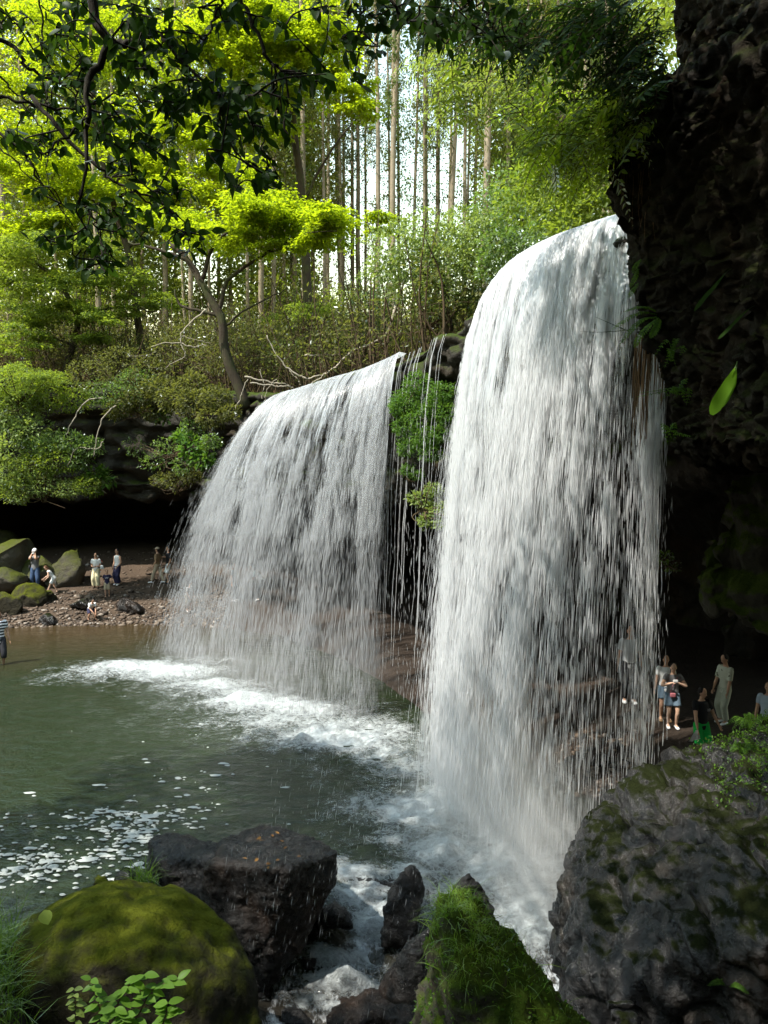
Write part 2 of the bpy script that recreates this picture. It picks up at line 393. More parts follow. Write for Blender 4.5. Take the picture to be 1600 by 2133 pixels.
def pool_mat():
    t = NT('pool_water'); v = t.coord('World'); X, Y, Z = t.xyz()
    n = t.noise(v, .25, 3)
    # silty shallows toward the far bank, deep green in the middle
    sh = t.math('ADD', t.math('MULTIPLY', Y, 1.0), t.math('MULTIPLY', X, -.22)); sh = t.math('ADD', sh, t.math('MULTIPLY', n, 4.0))
    f = t.ramp(t.math('DIVIDE', sh, 40.0), [(.60, 0.0), (.72, 1.0)])
    c = t.mix(f, (.021, .030, .015), (.050, .034, .017))
    w1 = t.noise(t.coord('World', (1, 1.6, 1)), 2.6, 4, .55, .6); w2 = t.noise(t.coord('World', (1, 1.7, 1)), 9, 3, .6, .8)
    b = t.bump(w1, .30, .16); b = t.bump(w2, .26, .035, b)
    t.princ(c, .07, b, .5, IOR=1.333); return t.m
M['pool'] = pool_mat()
def stream_mat():
    t = NT('stream_water'); v = t.coord('World', (1.2, .7, 1), (0, 0, .3)); n = t.noise(v, 3.2, 5, .65, 1.2); n2 = t.noise(v, 14, 4, .7, .6)
    fm = t.math('ADD', t.math('MULTIPLY', n, .7), t.math('MULTIPLY', n2, .3))
    fo = t.math('ADD', fm, t.math('MULTIPLY', t.attr('rnd'), .42)); fo = t.ramp(fo, [(.70, 0.0), (.84, 1.0)])
    c = t.mix(fo, (.030, .027, .022), (.80, .83, .85)); b = t.bump(n, .8, .15); b = t.bump(n2, .6, .04, b)
    t.princ(c, t.mix(fo, (.10, .10, .10), (.6, .6, .6)), b, .5); return t.m
M['stream'] = stream_mat()
def foam_mat():
    """white froth: rnd is how thick it lies; thin froth breaks into lace"""
    t = NT('foam'); v = t.coord('World', (1, 1.15, 1)); n = t.noise(v, 1.9, 6, .72, .8); n2 = t.noise(v, 10, 5, .78, .6); n3 = t.voro(v, 9, 'DISTANCE_TO_EDGE')
    r = t.attr('rnd'); k = t.math('SUBTRACT', t.math('ADD', t.math('MULTIPLY', n, 1.2), t.math('MULTIPLY', n2, 1.3)), .80)
    k = t.math('ADD', k, t.ramp(n3, [(0.0, .12), (.10, 0.0)]))
    a = t.math('ADD', t.math('MULTIPLY', k, .75), t.math('MULTIPLY', r, .62)); al = t.math('MULTIPLY', t.ramp(a, [(.46, 0.0), (.98, 1.0)]), .93)
    d = t.n('ShaderNodeBsdfDiffuse'); d.inputs[0].default_value = (.62, .66, .66, 1); t.link(t.bump(n2, 1.0, .15), d.inputs['Normal'])
    tp = t.n('ShaderNodeBsdfTransparent'); return t.done(t.shader_mix(al, tp.outputs[0], d.outputs[0]))
M['foam'] = foam_mat()
M['flake'] = plain('foam_flake', (.30, .32, .30), .6)
def mist_mat(name, dens):
    t = NT(name); v = t.coord('Object'); g = t.n('ShaderNodeTexGradient', gradient_type='SPHERICAL'); t.link(v, g.inputs[0])
    n = t.noise(t.coord('World'), 1.3, 3, .6)
    d = t.math('MULTIPLY', t.math('MULTIPLY', t.math('POWER', g.outputs['Fac'], 1.3), t.ramp(n, [(.25, .2), (.75, 1.0)])), dens)
    p = t.n('ShaderNodeVolumePrincipled'); p.inputs['Color'].default_value = (1, .985, .96, 1); p.inputs['Anisotropy'].default_value = .2
    t.link(d, p.inputs['Density']); t.link(p.outputs[0], t.out.inputs['Volume']); return t.m
for n_, c_ in dict(skin=(.50, .29, .19), skin_pale=(.58, .37, .26), hair=(.012, .009, .008), hair_brown=(.10, .045, .02), white=(.80, .80, .78), cream=(.66, .58, .36),
                   grey=(.16, .16, .165), lightgrey=(.42, .42, .42), navy=(.016, .015, .045), denim=(.035, .065, .13), denim_pale=(.13, .19, .25), brown=(.26, .17, .09), beige=(.45, .36, .25),
                   khaki=(.34, .28, .18), black=(.010, .010, .012), green=(.008, .42, .06), pink=(.42, .14, .16), palegreen=(.42, .44, .34), dkgrey=(.03, .03, .036), paleblue=(.36, .43, .50),
                   red=(.4, .03, .03), lip=(.28, .08, .07), shoe=(.80, .80, .80), sandal=(.05, .03, .02), silver=(.6, .6, .6)).items():
    M[n_] = plain('cloth_' + n_ if 'skin' not in n_ else n_, c_)
# ------------------------------------------------------------------ terrain
RIM = np.array([(-42, 20, 9.2), (-27, 25, 9.3), (-16, 30.6, 9.4), (-10, 31.2, 9.1), (-6.8, 29, 8.7), (-4.6, 25.8, 8.3), (-3.4, 24.0, 8.15), (-1.6, 21.2, 8.3),
                (.35, 18.5, 8.5), (1.15, 17.3, 8.8), (1.75, 16.4, 8.95), (2.05, 15.2, 9.5), (2.7, 13.3, 9.75), (3.55, 11.3, 9.6), (5.0, 10.2, 9.7), (8, 9.8, 10), (15, 9, 11)], float)
LIP = np.array([4.2, 4.2, 4.2, 4.25, 4.4, 4.5, 4.6, 4.7, 5.2, 5.3, 5.3, 5.3, 5.4, 5.6, 5.8, 5.8, 5.8])
_t = np.gradient(RIM[:, :2], axis=0); NIN = unit(np.stack([-_t[:, 1], _t[:, 0]], -1))
for _ in range(2): NIN[1:-1] = unit(NIN[:-2] + 2 * NIN[1:-1] + NIN[2:])
SHORE = np.array([(-60, 10), (-40, 17), (-25, 23), (-15.6, 26.2), (-10, 26.8), (-7, 26.8), (-3.5, 25.0), (-1, 21.5), (.3, 19), (1.2, 16.6), (3, 13.9), (4.3, 11.6), (6, 10), (12, 8), (40, 2)], float)
def shore_dist(X, Y):
    """metres inland from the pool's far shore (negative on the water)"""
    best = np.full(X.shape, 1e9); sg = np.ones(X.shape)
    for a, b in zip(SHORE[:-1], SHORE[1:]):
        d = b - a; t = np.clip(((X - a[0]) * d[0] + (Y - a[1]) * d[1]) / (d @ d), 0, 1)
        qx = a[0] + d[0] * t - X; qy = a[1] + d[1] * t - Y; q = qx * qx + qy * qy
        s = np.sign(d[0] * (Y - a[1]) - d[1] * (X - a[0])); m = q < best
        best = np.where(m, q, best); sg = np.where(m, s, sg)
    return np.sqrt(best) * sg
def ground_z(X, Y):
    X = np.asarray(X, float); Y = np.asarray(Y, float)
    d = shore_dist(X, Y)
    k = sstep(2.0, -4.0, X)
    far = np.where(d > 0, np.minimum(d, 9) * (.045 + .135 * k) + .0 + .1 * sstep(0, 1, d), np.maximum(d, -6) * .22)
    far = far + np.where(d > -1, .05 * fbm(np.stack([X, Y, X * 0], -1) * .9, 4, 3) * sstep(-.5, 1.5, d), 0)
    near = 4.35 * (1 - sstep(1.0, 4.9, Y)) - 1.1 * sstep(4.0, 8.0, Y)
    left = 2.3 * sstep(-1.4, -3.6, X) * (1 - sstep(6.3, 9.6, Y)) * sstep(1.6, 4.6, Y)
    near = near + left
    back = 11 * sstep(-3, -26, Y)
    side = 10 * sstep(-19, -40, X) * sstep(26, 18, Y)  # back and side: unseen slopes raised to block skylight
    rs = 9 * sstep(4.4, 9, X) * sstep(6.5, 2.0, Y)
    n = .16 * fbm(np.stack([X, Y, X * 0], -1) * .7, 9, 4)
    base = np.where(Y < 12, np.maximum(near, np.maximum(far, -1.3)), far)
    return base + np.maximum(np.maximum(back, side), rs) + n * sstep(9.5, 6, Y)
def build_ground():
    xs = np.unique(np.concatenate([np.linspace(-120, -20, 26), np.linspace(-20, 14, 240), np.linspace(14, 120, 26)]))
    ys = np.unique(np.concatenate([np.linspace(-120, -4, 30), np.linspace(-4, 40, 260), np.linspace(40, 130, 20)]))
    X, Y = np.meshgrid(xs, ys, indexing='ij'); G = np.stack([X, Y, ground_z(X, Y)], -1)
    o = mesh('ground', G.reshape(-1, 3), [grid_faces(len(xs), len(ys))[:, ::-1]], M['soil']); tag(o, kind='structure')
build_ground()
def rim_cols(prof, nu, nv, dens=None):
    cols = []
    for p, n, l in zip(RIM, NIN, LIP):
        c = []
        for o, zm, z in prof:
            zz = {'r': p[2] + z, 'l': l + z, 'a': z}[zm]
            c.append((p[0] + n[0] * o, p[1] + n[1] * o, zz))
        cols.append(c)
    return loft(cols, nu, nv)
def rock_disp(G, amp, freq, seed, flat=1.6, ledge=.0, sgn=1):
    N = grid_normals(G) * sgn; P = G * np.array((1, 1, flat))
    d = amp * (.55 * fbm(P * freq, seed, 5) + .45 * ridged(P * freq * 1.9, seed + 5, 4) - .2)
    if ledge: 
        q = P[..., 2] * 1.1 + .8 * fbm(P * .5, seed + 9, 3); d = d + ledge * (np.abs((q % 1) - .5) * 2) ** 2
    return G + N * d[..., None]
# cliff the water falls over, with the hollow behind it
G = rim_cols([(1.6, 'r', .05), (.35, 'r', .06), (.0, 'r', -.12), (.12, 'r', -.7), (.45, 'r', -1.7), (1.0, 'l', 1.2), (1.2, 'l', .45), (1.9, 'l', 0), (4.5, 'l', .25), (8.5, 'l', -.9), (11, 'a', 1.2), (11.5, 'a', -1)], 420, 130)
w_ = sstep(.02, .30, np.linspace(0, 1, 130))[None, :, None]
G = G * (1 - w_) + rock_disp(G, .42, .75, 3, ledge=.30) * w_
o = mesh('fall_cliff', G.reshape(-1, 3), [grid_faces(420, 130)], M['cliff']); tag(o, kind='structure')
# forest floor above it
G = rim_cols([(1.2, 'r', .02), (3, 'r', .15), (6, 'r', .6), (11, 'r', 1.9), (20, 'r', 4.2), (32, 'r', 6.6), (48, 'r', 8.6), (75, 'r', 8.6)], 200, 120)
G[..., 2] += .22 * fbm(G * .6, 8, 4) * np.linspace(.15, 1, 120)[None]
FLOOR = G
o = mesh('forest_floor', G.reshape(-1, 3), [grid_faces(200, 120)], M['litter']); tag(o, kind='structure')
def floor_z(x, y):
    d = (FLOOR[..., 0] - x) ** 2 + (FLOOR[..., 1] - y) ** 2
    return FLOOR[..., 2].ravel()[np.argmin(d)]
# the dark overhanging cliff beside the lookout
SIL = [(21, 1470), (14, 1400), (12, 1374), (11, 1394), (10.6, 1384), (10.35, 1296), (9.8, 1252), (9.2, 1264), (8.6, 1288), (8.0, 1312), (7.5, 1340), (7.0, 1368), (6.5, 1386), (6.1, 1404)]
cols = []
for kx, Y, dx, a in ((0, 11.6, 2.6, .3), (0, 10.4, .75, .8), (1, 9.4, 0, 1), (1, 8.9, .06, .9), (2, 8.2, .22, .6), (2, 7.3, .28, .35), (3, 6.3, .16, .25), (3, 5.2, .0, .2), (4, 3.0, .35, .1), (4, -1, 1.3, .1), (5, -8, 2.4, .1)):
    c = []
    for z, px in SIL:
        e = (px - 800) / F * 9.4; m = 3.25
        c.append((m + (e - m) * a + dx, Y, z))
    x0 = c[-1][0]; c += [(x0 + .9, Y + .2, 5.85), (x0 + 3.2, Y + .4, 6.0), (x0 + 7, Y + .6, 6.1)]
    cols.append(c)
G = loft(cols, 300, 300)
G = rock_disp(G, .16, .8, 21, flat=1.3, ledge=.06)
q_ = 3.2 * fbm(G * np.array((.9, .9, 1.5)), 24, 4) + G[..., 2] * .55; q_ = (np.floor(q_) + sstep(.70, .95, q_ % 1)) - q_      # broken ledges
G = G + grid_normals(G) * (.16 * (q_ + .5))[..., None]; G = rock_disp(G, .03, 4.2, 22, flat=1.0)
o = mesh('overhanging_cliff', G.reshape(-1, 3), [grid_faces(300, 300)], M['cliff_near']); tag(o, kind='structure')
# mossy inner wall that hangs from the roof behind it
cols = []
for Y, ps in ((17, ((1640, 880), (1620, 960), (1600, 1080), (1580, 1180), (1560, 1240), (1600, 1290))), (14.2, ((1560, 880), (1548, 940), (1520, 1040), (1508, 1130), (1474, 1236), (1500, 1262))),
              (13.6, ((1580, 860), (1570, 940), (1545, 1040), (1530, 1130), (1500, 1240), (1530, 1275))), (12.9, ((1650, 850), (1650, 940), (1640, 1040), (1630, 1130), (1610, 1290), (1620, 1325))), (11.5, ((1900, 850), (1900, 940), (1900, 1040), (1900, 1130), (1900, 1300), (1900, 1340)))):
    c = [at(px, py, Y) for px, py in ps]; c = [c[0] + np.array((0, 0, .9))] + c + [c[-1] + np.array((.4, 1.6, .15)), c[-1] + np.array((1.4, 3.4, .9))]
    cols.append(c)
G = rock_disp(loft(cols, 90, 90), .28, 1.1, 33, ledge=.1)
o = mesh('mossy_cave_wall', G.reshape(-1, 3), [grid_faces(90, 90)], M['mosswall']); tag(o, kind='structure')

# ------------------------------------------------------------------ water
def water_z(X, Y):
    e = 10.9 + .35 * np.sin(X * 1.7) - .9 * sstep(0, -3, X)
    f = sstep(0, 2.6, e - Y)
    return -.55 * f, f
def build_water():
    xs = np.concatenate([np.linspace(-60, -12, 12), np.linspace(-11.5, 9, 260)]); ys = np.concatenate([np.linspace(4.5, 13, 230), np.linspace(13.1, 30, 90)])
    X, Y = np.meshgrid(xs, ys, indexing='ij'); Z, f = water_z(X, Y)
    P = np.stack([X, Y * .8, X * 0], -1)
    Z = Z + f * (.07 * ridged(P * 1.6, 5, 4)) + (1 - f) * .012 * fbm(P * 1.1, 6, 3)
    r = f * (.75 + .45 * fbm(P * .9, 12, 3))
    o = mesh('water', np.stack([X, Y, Z], -1).reshape(-1, 3), [grid_faces(len(xs), len(ys))[:, ::-1]], M['water'], rnd=r.ravel()); tag(o, kind='structure')
def water_mat():
    t = NT('river_water'); v = t.coord('World'); X, Y, Z = t.xyz(); st = t.attr('rnd')
    n = t.noise(v, .25, 3)
    sh = t.math('ADD', t.math('ADD', Y, t.math('MULTIPLY', X, -.30)), t.math('MULTIPLY', n, 5.0))
    f = t.ramp(t.math('DIVIDE', sh, 40.0), [(.64, 0.0), (.80, 1.0)])
    c = t.mix(f, (.015, .023, .010), (.040, .027, .012))
    v2 = t.coord('World', (1.2, .7, 1), (0, 0, .3)); m1 = t.noise(v2, 3.2, 5, .65, 1.2); m2 = t.noise(v2, 15, 4, .7, .6)
    fm = t.math('ADD', t.math('MULTIPLY', m1, .65), t.math('MULTIPLY', m2, .35))
    fo = t.ramp(t.math('ADD', fm, t.math('MULTIPLY', st, .30)), [(.70, 0.0), (.90, 1.0)])
    fo = t.math('MULTIPLY', fo, t.ramp(st, [(.0, 0.0), (.25, 1.0)]))
    c = t.mix(t.ramp(st, [(0.0, 0.0), (.7, 1.0)]), c, (.032, .028, .022)); c = t.mix(fo, c, (.80, .83, .85))
    w1 = t.noise(t.coord('World', (1, 1.6, 1)), 2.2, 4, .55, .6); w2 = t.noise(t.coord('World', (1, 1.7, 1)), 8, 3, .6, .8)
    b = t.bump(w1, .35, .22); b = t.bump(w2, .30, .05, b); b = t.bump(m2, .35, .06, b)
    ro = t.mix(fo, (.06, .06, .06), (.6, .6, .6)); t.princ(c, ro, b, .5, IOR=1.333); return t.m
M['water'] = water_mat(); build_water()
# ------------------------------------------------------------------ the falls
def rim_curve(P, n): return smooth_path(np.asarray(P, float), n)
class Fall:
    """a curtain: rim points with the point each lands on; water leaves level and drops on a parabola"""
    def __init__(s, top, land, z0=0.0):
        s.top = np.asarray(top, float); s.land = np.asarray(land, float)
        s.T = smooth_path(s.top, 300); s.L = smooth_path(s.land, 300)
    def pos(s, u, q, off=0.0):
        u = np.clip(u, 0, 1) * 298.999; i = u.astype(int); f = (u - i)[..., None]
        T = s.T[i] * (1 - f) + s.T[i + 1] * f; L = s.L[i] * (1 - f) + s.L[i + 1] * f
        qq = np.clip(q, 0, 1.0)[..., None]; back = np.minimum(q, 0)[..., None]
        h = np.sqrt(qq + .004) - .0632
        out = (L - T)[..., :2]
        XY = T[..., :2] + out * h + unit(out) * (np.asarray(off)[..., None] * np.sqrt(qq)) + unit(out) * back * 9.0
        Z = T[..., 2] + (L[..., 2] - T[..., 2]) * qq[..., 0] + .25 * np.maximum(-q, 0)
        return np.concatenate([XY, Z[..., None]], -1)
    def strands(s, n, dens, length, width, spread, seed, qr=(0, 1), seg=3, clump=1.0):
        g = np.random.default_rng(seed); u = g.random(n * 6); q = qr[0] + (qr[1] - qr[0]) * g.random(n * 6)
        keep = g.random(n * 6) < dens(u, q); u = u[keep][:n]; q = q[keep][:n]; n = len(u)
        qc = np.clip(q, 0, 1)
        ln = (length[0] + (length[1] - length[0]) * np.sqrt(qc)) * g.uniform(.45, 1.5, n)
        H = abs(s.top[0, 2] - s.land[0, 2]); dq = ln / H
        wd = (width[0] + (width[1] - width[0]) * qc) * np.exp(g.normal(0, .45, n))
        off = g.normal(0, 1, n) * spread; du = g.normal(0, .002, n) + g.normal(0, .008, n) * qc
        ks = np.linspace(0, 1, seg); P = np.stack([s.pos(u + du, np.minimum(q + dq * k, 1.0 - .002 * k), off) for k in ks], 1)   # n, seg, 3
        a = g.uniform(0, np.pi, n); tan = unit(P[:, -1] - P[:, 0] + np.array((0, 0, -1e-3)))
        e1 = np.stack([np.cos(a), np.sin(a), 0 * a], -1); e1 = unit(e1 - tan * (e1 * tan).sum(-1, keepdims=True)); e2 = np.cross(tan, e1)
        prof = np.sin(np.pi * (ks * .84 + .08)) ** .7
        ring = []
        for j in range(3):
            b = 2 * np.pi * j / 3; dr = e1 * math.cos(b) + e2 * math.sin(b)
            ring.append(P + dr[:, None] * (wd[:, None] * prof)[..., None] * .5)
        V = np.stack(ring, 2).reshape(-1, 3)                  # n, seg, 3
        base = np.arange(n)[:, None, None] * seg * 3; i = np.arange(seg - 1)[None, :, None] * 3; j = np.arange(3)[None, None]; k = (j + 1) % 3
        Q = np.stack([base + i + j, base + i + k, base + i + 3 + k, base + i + 3 + j], -1).reshape(-1, 4)
        return V, Q
    def sheet(s, nu, nv, q0, q1, fill, amp, seed):
        u, q = np.meshgrid(np.linspace(0, 1, nu), np.linspace(q0, q1, nv), indexing='ij'); P = s.pos(u, q)
        W = s.top[-1] - s.top[0]; Lg = np.linalg.norm(W)
        nn = fbm(np.stack([u * Lg * 1.6, q * 4, u * 0 + seed], -1), seed, 4); N = grid_normals(P)
        o_ = s.pos(u, q * 0 + 1) - s.pos(u, q * 0); o_[..., 2] = .2; N = N * np.sign((o_ * N).sum(-1).mean())
        P = P + N * (amp * nn * sstep(-.02, .15, q))[..., None]
        flow = np.stack([u * Lg, q * 9, fill(u, q)], -1)
        return P.reshape(-1, 3), grid_faces(nu, nv), flow.reshape(-1, 3)
def streams(Lg, seed, k=1.0):
    def d(u, q):
        x = u * Lg
        a = fbm(np.stack([x * 1.25 + .25 * q, q * 1.1, x * 0 + seed], -1), seed, 3)
        b = fbm(np.stack([x * 5.0, q * 5.0, x * 0 + seed], -1), seed + 3, 3)
        c = fbm(np.stack([x * 13.0, q * 13.0, x * 0 + seed], -1), seed + 6, 2)
        v = .20 + .95 * a + .75 * b + .9 * c
        return np.clip(v * k, .015, 1)
    return d
def make_fall(name, label, fall, Lg, seed, n, sheets, mat='strand'):
    root = empty(name, fall.land[len(fall.land) // 2], 0, label, 'waterfall', 'curtains of falling water')
    for (q0, q1, fill, amp) in sheets:
        V, Q, fl = fall.sheet(160, 150, q0, q1, fill, amp, seed)
        under(mesh('water_sheet', V, [Q], M['sheet'], None, True, uv=fl), root)
    for k, (nn, ln, wd, sp, qr, dn) in enumerate(n):
        V, Q = fall.strands(nn, dn, ln, wd, sp, seed * 7 + k, qr)
        o = mesh('water_strands', V, [Q], M[mat], None, True); o['kind'] = 'stuff'; under(o, root)
    return root
LT = [(-3.75, 24.6, 7.75), (-3.4, 24.0, 8.12), (-2.6, 22.8, 8.22), (-1.6, 21.2, 8.32), (-.6, 19.8, 8.42), (.1, 18.85, 8.58), (.38, 18.4, 8.66)]
LL = [(-7.1, 22.9, 0), (-6.5, 22.3, 0), (-4.9, 20.3, 0), (-3.5, 19.0, 0), (-2.2, 17.6, 0), (-.95, 16.9, 0), (-.3, 16.9, 0)]
left_fall = Fall(LT, LL)
RT = [(1.86, 16.6, 8.8), (2.0, 15.9, 9.2), (2.16, 15.1, 9.58), (2.4, 14.1, 9.76), (2.8, 13.1, 9.82), (3.2, 12.2, 9.78), (3.62, 11.3, 9.7), (3.95, 10.8, 9.5)]
RL = [(1.28, 15.9, 0), (1.15, 15.0, 0), (1.05, 13.9, 0), (1.15, 12.9, 0), (1.45, 11.9, 0), (2.0, 11.0, 0), (2.9, 10.6, 0), (3.95, 10.55, 0)]
right_fall = Fall(RT, RL)
DL = streams(8, 4, .62); DR = streams(7, 9, 1.25)
def dl(u, q): return DL(u, q) * (1 - .82 * sstep(.66, .97, u) * sstep(.18, .5, q)) * (.45 + .55 * sstep(1, .35, q) + .25 * sstep(.16, .0, u))
def dr(u, q): return DR(u, q) * (.55 + .45 * sstep(1.0, .45, q)) * (1 - .88 * sstep(.76, .95, u) * sstep(.26, .42, q)) * (1 - .5 * sstep(.40, .75, u) * sstep(.35, .8, q))
make_fall('waterfall', 'broad lower curtain of grey-white water falling beyond the ferny rock into the pool', left_fall, 8, 4,
          [(52000, (.07, .28), (.006, .011), .20, (0, 1), dl), (18000, (.12, .40), (.010, .016), .10, (-.02, .5), dl), (16000, (.08, .30), (.004, .007), .45, (.25, 1), lambda u, q: .6 + 0 * u)],
          [(-.05, .55, lambda u, q: .36 - 1.3 * q + .3 * sstep(.12, 0, u) + .3 * sstep(.85, 1, u), .06)], 'strand_thin')
make_fall('waterfall', 'tall brilliant white curtain of water falling beside the dark overhanging cliff', right_fall, 7, 9,
          [(115000, (.07, .28), (.0045, .008), .18, (0, 1), dr), (30000, (.12, .40), (.008, .015), .10, (-.02, .55), dr), (20000, (.10, .32), (.003, .006), .45, (.25, 1), lambda u, q: .6 * (1 - .7 * sstep(.75, .95, u)))],
          [(-.06, .62, lambda u, q: .85 - 1.9 * q - .35 * sstep(.8, 1, u), .08)])
# thin trickles over the ferny rock between the curtains and off the roof by the dark cliff
def trickle(name, label, tops, H, n, seed, sway=.03, throw=(0, 0)):
    g = np.random.default_rng(seed); mb = MB()
    for k in range(n):
        i = g.random() * (len(tops) - 1.001); a = int(i); T = np.asarray(tops[a]) * (1 - i + a) + np.asarray(tops[a + 1]) * (i - a)
        h = H * g.uniform(.35, 1); z = np.linspace(0, h, 16); f = np.sqrt(z / H)
        P = np.stack([T[0] + throw[0] * f + sway * vnoise(np.stack([z * 1.4, z * 0 + k, z * 0], -1), 3), T[1] + throw[1] * f + g.normal(0, .06) + 0 * z, T[2] - z], -1)
        r = g.uniform(.002, .006) * (.6 + .6 * np.abs(vnoise(np.stack([z * 3, z * 0 + k, z * 0 + 5], -1), 8))); V, Fs = tube(P, r, 4, False); mb.add(V, Fs)
    # drops further down
    m = n * 26; i = g.random(m) * (len(tops) - 1.001); a = i.astype(int); tp = np.asarray(tops); T = tp[a] * (1 - i + a)[:, None] + tp[a + 1] * (i - a)[:, None]
    z = H * (.15 + .85 * g.random(m)); T = T + np.stack([throw[0] * np.sqrt(z / H) + g.normal(0, .10, m), throw[1] * np.sqrt(z / H) + g.normal(0, .10, m), -z], -1)
    ln = g.uniform(.06, .28, m); V, Fx = kites(T, np.tile((0, 0, -1.0), (m, 1)), np.stack([g.normal(size=m), -np.abs(g.normal(size=m)), 0 * z], -1), ln, g.uniform(.006, .014, m), .1); mb.add(V, [Fx])
    o = mb.build(name, M['strand'], None, False); return tag(o, label, 'trickle', None)
trickle('water_trickle', 'thin white trickles running down the ferny rock between the two curtains', [(.42, 18.2, 8.55), (.75, 17.7, 8.6), (1.1, 17.1, 8.75), (1.45, 16.7, 8.85)], 8.2, 17, 3, throw=(-.5, -.35))
trickle('water_trickle', 'thin drips and threads of water falling past the dark cliff edge', [(3.75, 10.6, 8.3), (4.0, 10.9, 7.6), (4.25, 11.1, 7.2)], 7.3, 16, 5, throw=(-.1, -.1))
# stray spray crossing in front of the wet boulder
def spray_drops(name, label, boxes, seed):
    g = np.random.default_rng(seed); Cs = []; Ls = []; Ws = []
    for (x0, y0, x1, y1, Y0, Y1, n) in boxes:
        for _ in range(n):
            Cs.append(at(g.uniform(x0, x1), g.uniform(y0, y1), g.uniform(Y0, Y1))); Ls.append(.035 + .15 * g.random() ** 2.2); Ws.append(g.uniform(.002, .0055))
    Cs = np.array(Cs); m = len(Cs); A = np.tile((-.16, -.12, -1.0), (m, 1)) + g.normal(0, .035, (m, 3)); N = np.stack([g.normal(0, .4, m), -np.ones(m), 0 * np.array(Ls)], -1)
    V, Fx = kites(Cs, A, N, np.array(Ls), np.array(Ws), .1); o = mesh(name, V, [Fx], M['drop'], None, False); tag(o, label, 'spray', kind='stuff')
spray_drops('spray_drops', 'stray drops of spray streaking down in front of the wet black boulder', [(470, 1750, 720, 2050, 6.8, 8.2, 150), (560, 1550, 860, 1800, 8.5, 12, 210), (740, 1800, 900, 2130, 7, 10, 110), (880, 1650, 1230, 1900, 8.6, 11.5, 420), (1150, 1500, 1350, 1780, 9, 12, 170)], 8)
# froth where the water lands
def foam(patches):
    xs = np.linspace(-10, 3.6, 330); ys = np.linspace(7.4, 24.5, 420); X, Y = np.meshgrid(xs, ys, indexing='ij'); D = np.zeros_like(X)
    for (x, y, rx, ry, a) in patches: D = np.maximum(D, a * np.exp(-(((X - x) / rx) ** 2 + ((Y - y) / ry) ** 2))) + .18 * a * np.exp(-(((X - x) / rx / 1.5) ** 2 + ((Y - y) / ry / 1.5) ** 2))
    n = fbm(np.stack([X, Y * 1.1, X * 0], -1) * 2.2, 7, 4); Zw, f = water_z(X, Y)
    D = np.minimum(D, 1.0); Z = Zw + .02 + np.maximum(D, 0) * (.10 + .12 * n) + .08 * f
    Q = grid_faces(len(xs), len(ys))[:, ::-1]; k = (D.ravel()[Q].max(1) > .04); 
    V = np.stack([X, Y, Z], -1).reshape(-1, 3); Q = Q[k]; u, inv = np.unique(Q, return_inverse=True)
    o = mesh('foam', V[u], [inv.reshape(Q.shape)], M['foam'], rnd=D.ravel()[u]); tag(o, kind='stuff', label='white froth boiling on the pool where the curtains land')
fp = []
for px, py, rx, ry, a in ((270, 1395, 1.5, .7, .75), (360, 1402, 1.3, .7, .95), (205, 1412, 1.6, .5, .42), (440, 1430, 1.3, .6, .7), (530, 1465, 1.2, .6, .95), (620, 1480, 1.2, .6, .75), (700, 1545, 1.2, .6, .85), (760, 1530, 1.3, 1.1, .55), (640, 1530, 1.7, .6, .38), (800, 1570, 1.0, .6, .5),
                          (850, 1600, .9, .5, .5), (880, 1695, .8, .5, 1.0), (800, 1680, .9, .5, .42), (980, 1680, 1.2, .8, .8), (1060, 1640, .9, 1.0, .6), (1080, 1740, .9, .6, .85), (950, 1770, .8, .4, .6), (1090, 1840, .7, .6, 1), (1110, 1930, .5, .6, .9), (420, 1380, 1.5, .6, .5), (930, 1620, 1.0, .6, .6), (1000, 1860, .5, .35, .75),
                          (905, 1830, .35, .25, .8), (720, 1868, .55, .18, .8), (690, 1850, .3, .2, .75), (780, 1960, .30, .16, .8), (760, 1890, .5, .12, .6), (700, 2045, .45, .14, .8), (760, 2050, .4, .12, .7), (770, 1995, .25, .12, .75), (860, 1895, .2, .25, .7), (640, 2075, .3, .12, .6), (480, 1442, 1.6, .6, .6), (585, 1505, 1.6, .6, .55), (655, 1515, 1.3, .6, .55), (735, 1905, .5, .22, .8), (800, 1935, .35, .2, .75), (690, 2010, .5, .16, .8), (740, 2090, .5, .12, .8), (860, 1870, .35, .3, .85), (960, 1900, .5, .5, .8), (1040, 1950, .4, .5, .9), (830, 1800, .6, .2, .55), (720, 1940, .5, .1, .5)):
    p = on(px, py, 0 if py < 1800 else -.35); fp.append((p[0], p[1], rx, ry, a))
foam(fp)
